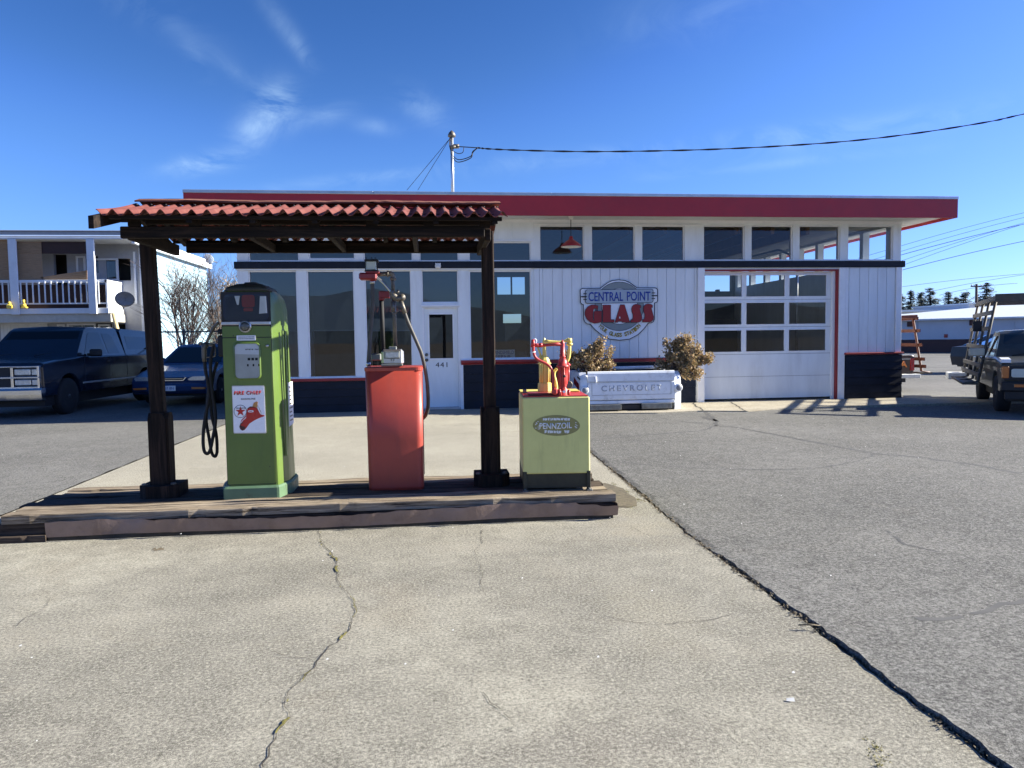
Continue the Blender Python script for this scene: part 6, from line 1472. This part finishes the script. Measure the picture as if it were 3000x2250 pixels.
b = MB(); P = [ax_(118, 812, FYp+.1), ax_(255, 792, FYp+.1), ax_(255, 824, FYp+.1), ax_(128, 822, FYp+.1)]; b.prism([(p.x, p.z) for p in P], FYp+.10, FYp+.12); obj('fallen_blind', b, 'bamboo', ap_t)
b = MB(); a, c = ax_(44, 706), ax_(255, 742); b.box(a.x, c.x, FYp+.13, FYp+.16, c.z, a.z); obj('blind_valance', b, 'apt_brown', ap_t)
for (x0, x1, y0, y1) in [(167, 193, 950, 1010), (196, 284, 948, 1010), (287, 325, 950, 1010), (222, 252, 750, 800), (275, 348, 757, 822)]:
    a, c = at(x0, y0, FYw), at(x1, y1, FYw); zl = max(c.z, 1.1); b = MB(); wall_holes(b, a.x+.002, c.x-.002, zl+.002, a.z-.002, [(a.x+.07, c.x-.07, zl+.07, a.z-.07)], FYw-.03, FYw+.05); w_ = obj('window', b, 'apt_white', ap_t, fix=False)
    obj('pane', MB().quad((a.x+.07, FYw+.02, zl+.07), (c.x-.07, FYw+.02, zl+.07), (c.x-.07, FYw+.02, a.z-.07), (a.x+.07, FYw+.02, a.z-.07)), 'glass', w_, fix=False)
b = MB(); a, c = at(2, 940, FYw), at(148, 1000, FYw); n = int((c.x-a.x)/.12)
for k in range(n): b.box(a.x+k*.12, a.x+k*.12+.112, FYw-.04, FYw-.012, 0.05, a.z)
obj('garage_boards', b, 'apt_white', ap_t)
b = MB(); b.box(-24, AX-.72, FYp+.05, FYw-.002, zd0-.3, zd0+.0) ; obj('deck_beam', b, 'apt_beige', ap_t)
# brace board, dish, toys
b = MB(); p, r2 = ax_(334, 918), ax_(358, 968); b.tube([(p.x, FYp-.06, p.z), (r2.x, FYp-.06, 1.2)], .075, 4); tag(obj('leaning_board', b, 'lumber'), 'yellow pine board leaning on the balcony corner', 'board')
def dish(label, px, py, Y, r, tilt, az):
    t = thing('satellite_dish', label, 'satellite dish', tuple(at(px, py, Y))); c = at(px, py, Y)
    M = Matrix.Translation(c) @ Matrix.Rotation(R(az), 4, 'Z') @ Matrix.Rotation(R(tilt), 4, 'X')
    b = MB(); b.lathe([(.0, .10), (r*.4, .085), (r*.75, .045), (r, .0), (r*1.0, -.015), (r*.75, .03), (r*.3, .07), (.0, .085)], (0, 0, 0), 'y', 24, cap=False); b.v = [tuple(M @ Vector((x*1.1, y, z*.95))) for x, y, z in b.v]; obj('reflector', b, 'dish_grey' if r > .28 else 'apt_white', t)
    b = MB(); b.tube([M @ Vector((0, .08, -.05)), M @ Vector((0, .25, -r*.9)), M @ Vector((0, .40, -r*1.2))], .025, 6); obj('mast', b, 'iron', t)
    b = MB(); b.tube([M @ Vector((0, .02, -r)), M @ Vector((0, -.45, -r*.6))], .015, 6); b.tube([M @ Vector((0, -.45, -r*.6)), M @ Vector((0, -.52, -r*.45))], .04, 8); obj('feed_arm', b, 'iron', t)
dish('grey satellite dish mounted at the balcony corner of the apartment house', 366, 876, 27.9, .30, 18, 12)
dish('white satellite dish on the roof edge at the far end of the apartment house', 612, 758, 37.9, .27, 25, -30)
b = MB(); c = ax_(70, 896, FYp-.25); b.tube([c+Vector((-.08, 0, 0)), c+Vector((.06, 0, .03))], .05, 8); b.tube([c+Vector((.0, 0, .08)), c+Vector((.0, 0, .22))], .04, 6); b.box(c.x-.10, c.x+.10, FYp-.30, FYp-.15, zd1-.0, c.z-.03, bev=.02)
tag(obj('toy', b, 'toy_yellow'), 'small yellow toy on the balcony edge beside the left post', 'toy')
b = MB(); c = ax_(28, 895, FYp-.2); b.box(c.x-.08, c.x+.08, FYp-.28, FYp-.12, zd1-.01, c.z+.04, bev=.03); b.lathe([(.05, 0), (.06, .05), (.03, .10)], (c.x, FYp-.2, c.z+.04), 'z', 8)
tag(obj('toy', b, 'toy_yellow'), 'second yellow toy at the balcony edge left of the post', 'toy')
# chain link fence
cf = thing('chain_link_fence', 'thin chain link fence with a steel top rail behind the parked sedan', 'fence', (-7.5, 22.0, 0))
zr_ = at(520, 972, 22).z
b = MB(); b.tube([(-9.2, 22, zr_), (-3.6, 22, zr_)], .024, 6); obj('top_rail', b, 'iron', cf)
for x in (-9.2, -7.0, -4.8): b = MB(); b.tube([(x, 22, 0), (x, 22, zr_+.08)], .03, 6); obj('fence_post', b, 'iron', cf)
b = MB(); h_ = zr_; x = -9.2-h_
while x < -3.6:
    for s in (1, -1):
        a = Vector((x if s > 0 else x+h_, 22, .05)); c = Vector((x+h_ if s > 0 else x, 22, h_)); lo_, hi_ = -9.2, -3.6
        d = c-a
        t0 = 0; t1 = 1
        if d.x != 0:
            ta, tb2 = (lo_-a.x)/d.x, (hi_-a.x)/d.x; t0 = max(t0, min(ta, tb2)); t1 = min(t1, max(ta, tb2))
        if t1 > t0: b.tube([a+d*t0, a+d*t1], .004, 3, cap=False)
    x += .16
obj('mesh_wire', b, 'flashing', cf)

# ================================================================== TREES
def branchy(mbx, p, d, L, r, depth, q, spread=.45, up=.1, seg=3):
    pts = [p]; cur = p; dd = d.copy(); n = 4
    for k in range(n):
        dd = (dd+Vector((q.gauss(0, .13), q.gauss(0, .13), q.gauss(0, .08)+up*.25))).normalized(); cur = cur+dd*L/n; pts.append(cur)
    mbx.tube(pts, [r*(1-.55*k/n) for k in range(n+1)], seg if depth < 3 else 5, cap=False)
    if depth <= 0: return
    for k in range(q.choice((3, 4, 4)) if depth > 1 else 4):
        i = q.randint(1, n); ax = Vector((q.gauss(0, 1), q.gauss(0, 1), q.gauss(0, .4))).normalized()
        nd = (dd+ax*spread*q.uniform(.8, 1.6)).normalized(); branchy(mbx, pts[i], nd, L*q.uniform(.5, .78), r*.5, depth-1, q, spread, up, seg)
def bare_tree(label, x, y, h, seed, stems, mat='bark', spread=.5, depth=4, r=.05, group='bare trees beside the apartment house'):
    q = random.Random(seed); t = thing('bare_tree', label, 'tree', (x, y, 0), group); tk_ = MB(); br = MB()
    for s in range(stems):
        a = q.uniform(0, 6.28); d = Vector((math.cos(a)*.14, math.sin(a)*.14, 1)).normalized(); p = Vector((x+q.uniform(-.15, .15), y+q.uniform(-.15, .15), 0)); pts = [p]; n = 6
        for k in range(n): d = (d+Vector((q.gauss(0, .06), q.gauss(0, .06), .05))).normalized(); p = p+d*h*.62/n; pts.append(p)
        tk_.tube(pts, [r*(1-.6*k/n) for k in range(n+1)], 6, cap=False)
        for k in range(2, n+1):
            for _ in range(3):
                ax = Vector((q.gauss(0, 1), q.gauss(0, 1), q.uniform(.2, 1.2))).normalized(); branchy(br, pts[k], (d*.6+ax*.8).normalized(), h*q.uniform(.18, .34), r*.33, depth-2, q, spread, .1)
    obj('trunk', tk_, mat, t); obj('crown', br, mat, t)
bare_tree('leafless young tree with dark upright stems close to the canopy post', -7.85, 24.5, 4.3, 5, 3, 'bark_dark', r=.05, depth=4)
bare_tree('leafless tree with fine arching twigs in front of the pale blue sunlit wall', -6.9, 25.5, 4.4, 12, 4, 'bark', r=.045, depth=4)
bare_tree('thin leafless tree reaching above the white eave', -8.4, 26.5, 4.6, 21, 3, 'bark', r=.045, depth=4)
# pale curly shrub-tree
q = random.Random(33); t = thing('curly_tree', 'dense pale tan tree with curling dry twigs beside the green pump', 'tree', (-7.35, 28.5, 0)); cr_ = MB(); 
for _ in range(620):
    a = q.uniform(0, 6.28); u = q.random()**.5; zc_ = q.uniform(.9, 3.7); rad = .72*math.sqrt(max(.05, 1-((zc_-2.1)/1.75)**2)); p = Vector((-7.25+rad*u*math.cos(a), 28.5+rad*u*math.sin(a), zc_))
    d = Vector((q.gauss(0, 1), q.gauss(0, 1), q.gauss(0, .8))).normalized(); pts = [p]
    for k in range(5): d = (d+Vector((q.gauss(0, .5), q.gauss(0, .5), q.gauss(0, .5)))).normalized(); p = p+d*.09; pts.append(p)
    cr_.tube(pts, [.016, .015, .013, .011, .009, .006], 3, cap=False)
obj('crown', cr_, 'pale_twig', t); b = MB(); b.tube([(-7.3, 28.5, 0), (-7.25, 28.5, 1.2), (-7.2, 28.5, 2.6)], [.08, .06, .03], 6); obj('trunk', b, 'bark', t)
# conifers far right
def conifer(label, px, ytop, Y, wide, seed, sparse=1.0):
    q = random.Random(seed); top = at(px, ytop, Y); x0 = top.x; h = top.z
    t = thing('conifer', label, 'tree', (x0, Y, 0), 'conifers behind the white building'); b = MB(); b.tube([(x0, Y, 0), (x0+.1, Y, h*.5), (x0, Y, h)], [.28, .18, .03], 6); obj('trunk', b, 'bark_dark', t)
    lf = MB(); z = h*.98; 
    while z > 1.5:
        f = (h-z)/h; rad = wide*1.25*(.08+f**.75)*q.uniform(.75, 1.15); n = int(5+9*f)
        for k in range(n):
            if q.random() < .16*sparse: continue
            a = q.uniform(0, 6.28); rr_ = rad*q.uniform(.55, 1.1); steps = max(3, int(rr_/.22))
            for s in range(1, steps+1):
                u = s/steps; c = Vector((x0+rr_*u*math.cos(a), Y+rr_*u*math.sin(a), z-.28*rr_*u+.16*rr_*u*u))
                for _ in range(4):
                    e = c+Vector((q.gauss(0, .16), q.gauss(0, .16), q.gauss(0, .09))); w = q.uniform(.10, .24)
                    lf.add([e+Vector((-w, q.uniform(-w, w), q.uniform(-.05, .03))), e+Vector((q.uniform(-.05, .05), w, .05)), e+Vector((w, q.uniform(-w, w), q.uniform(-.08, .02))), e+Vector((0, -w, -.06))], [(0, 1, 2, 3)])
        z -= h*q.uniform(.024, .04)
    obj('crown', lf, 'conifer_leaf', t, fix=False)
for i, (px, yt, wd, lb) in enumerate([(2640, 862, 2.0, 'conifer peeking out directly beside the station corner'), (2668, 851, 1.7, 'slim dark conifer just right of the station corner'), (2698, 856, 1.9, 'ragged conifer second from the station corner'), (2725, 843, 2.9, 'broad tall conifer in the middle of the row above the low roof'),
        (2779, 854, 1.7, 'slender lone conifer right of the broad one'), (2802, 871, 1.6, 'small faint conifer between two taller ones'), (2829, 856, 1.9, 'pointed conifer just left of the wooden utility pole'), (2890, 827, 3.2, 'largest dark conifer right of the utility pole'), (2965, 880, 2.2, 'low conifer behind the rack of the dark pickup')]):
    conifer(lb, px, yt, 100+(i % 3)*3, wd, 50+i, 1.6 if wd < 1.8 else .8)
# ================================================================== FAR RIGHT
fb = thing('warehouse', 'long low white warehouse with a brown base across the lot', 'building', (45, 52, 0))
A_ = gr(2560, 1033); B2 = gr(3060, 1033); d_ = (B2-A_).normalized(); nrm = Vector((-d_.y, d_.x, 0)); 
if nrm.y < 0: nrm = -nrm
def fq(b, s0, s1, z0, z1, o0=0., o1=.3):
    p = [A_+d_*s0+nrm*o0, A_+d_*s1+nrm*o0, A_+d_*s1+nrm*o1, A_+d_*s0+nrm*o1]; b.add([(v.x, v.y, z0) for v in p]+[(v.x, v.y, z1) for v in p], [(0,3,2,1),(4,5,6,7),(0,1,5,4),(1,2,6,5),(2,3,7,6),(3,0,4,7)])
Ln = (B2-A_).length+8
b = MB(); fq(b, -4, Ln, .0, 2.55, .0, 14); obj('wall', b, 'far_white', fb)
b = MB(); fq(b, -4, Ln, .0, 1.02, -.03, -.002); obj('base_band', b, 'far_brown', fb)
b = MB(); fq(b, -4, Ln, 2.50, 2.62, -.5, -.003)
p0, p1 = A_+d_*-4, A_+d_*Ln; b.quad(tuple(p0-nrm*.5+Vector((0, 0, 2.625))), tuple(p1-nrm*.5+Vector((0, 0, 2.625))), tuple(p1+nrm*10+Vector((0, 0, 4.6))), tuple(p0+nrm*10+Vector((0, 0, 2.7)))); obj('roof', b, 'far_roof', fb)
for s in (2.4, 6.6, 11.5, 14.2): b = MB(); fq(b, s, s+.5, 2.05, 2.45, -.12, -.003); obj('wall_vent', b, 'far_brown', fb)
for s in (3.0, 7.0, 9.3, 12): b = MB(); fq(b, s, s+.10, .6, 2.5, -.08, -.033); obj('downpipe', b, 'far_white', fb)
b = MB(); fq(b, 4.95, 5.2, 1.15, 1.42, -.04, -.004); obj('notice', b, 'tail_red', fb)
b = MB(); P = at(2700, 975, 75); b.box(50, 62.5, 78, 88, 0, 4.0); wb2 = thing('low_building', 'grey flat building rising behind the warehouse roof', 'building', (60, 80, 0)); obj('wall', b, 'far_white', wb2)
b = MB(); b.box(49.6, 62.9, 77.5, 88.4, 4.0, 4.2); obj('roof', b, 'far_roof', wb2)
b = MB(); b.box(63, 68, 80, 90, 0, 4.9); wb3 = thing('low_building', 'pale boxy building left of the largest conifer', 'building', (70, 85, 0)); obj('wall', b, 'far_white', wb3); b = MB(); b.box(62.8, 68.2, 79.8, 90.2, 4.9, 5.05); obj('roof', b, 'far_roof', wb3)
up_ = thing('utility_pole', 'wooden utility pole with a single crossarm above the warehouse', 'utility pole', (64, 80, 0))
c = at(2861, 832, 80); b = MB(); b.tube([(c.x+.1, 80, 0), (c.x, 80, c.z)], [.20, .13], 8); obj('pole', b, 'pole_wood', up_)
b = MB(); a1, a2 = at(2841, 839, 80), at(2879, 833, 80); b.box(a1.x, a2.x, 79.75, 79.87, a1.z-.08, a1.z+.06); obj('crossarm', b, 'pole_wood', up_)
b = MB()
for px in (2843, 2851, 2871, 2877): p = at(px, 834, 80); b.lathe([(.05, 0), (.07, .08), (.03, .18)], (p.x, 79.8, a1.z+.06), 'z', 6)
obj('insulator', b, 'apt_white', up_)
Wd = [((465,430),(948,293),40), ((465,439),(948,303),42), ((465,468),(948,328),44), ((465,493),(948,365),38), ((480,530),(948,378),46), ((470,568),(948,398),46), ((470,598),(948,478),36), ((470,609),(948,492),36), ((475,712),(948,655),60), ((575,768),(948,690),80), ((740,770),(948,725),80)]
ordn = ['topmost', '', 'second', 'third', 'fourth', 'fifth', 'sixth', '', 'seventh', 'eighth', 'lowest']
for i, (a, c, Y) in enumerate(Wd):
    if i in (1, 7): continue
    A1, C1 = (2440+a[0]/2.37, 540+a[1]/2.37), (2440+c[0]/2.37, 540+c[1]/2.37); sl_ = (C1[1]-A1[1])/(C1[0]-A1[0]); pts = []
    xs0 = -1.2 if i < 9 else 0
    for k in range(14):
        t = -.6+k*.28 if i < 9 else k*.2; px = A1[0]+(C1[0]-A1[0])*t; py = A1[1]+(C1[1]-A1[1])*t-10*(t*(t-1))*-.35*(1 if t > 0 else .3); pts.append(at(px, py, Y))
    b = MB(); b.tube(pts, (.010 if i not in (3, 6) else .016)*Y/40, 4); tag(obj('overhead_wire', b, 'wire'), f'{ordn[i]} of the overhead wires sloping up to the right of the station', 'wire', 'overhead wires')

# a second parked truck behind the photographer, mirrored in the office windows
t2 = copy_tree(tr); t2.location = (-9.5, -13, 0); t2.rotation_euler = (0, 0, R(100)); t2['label'] = 'dark pickup standing across the street, seen only mirrored in the office windows'
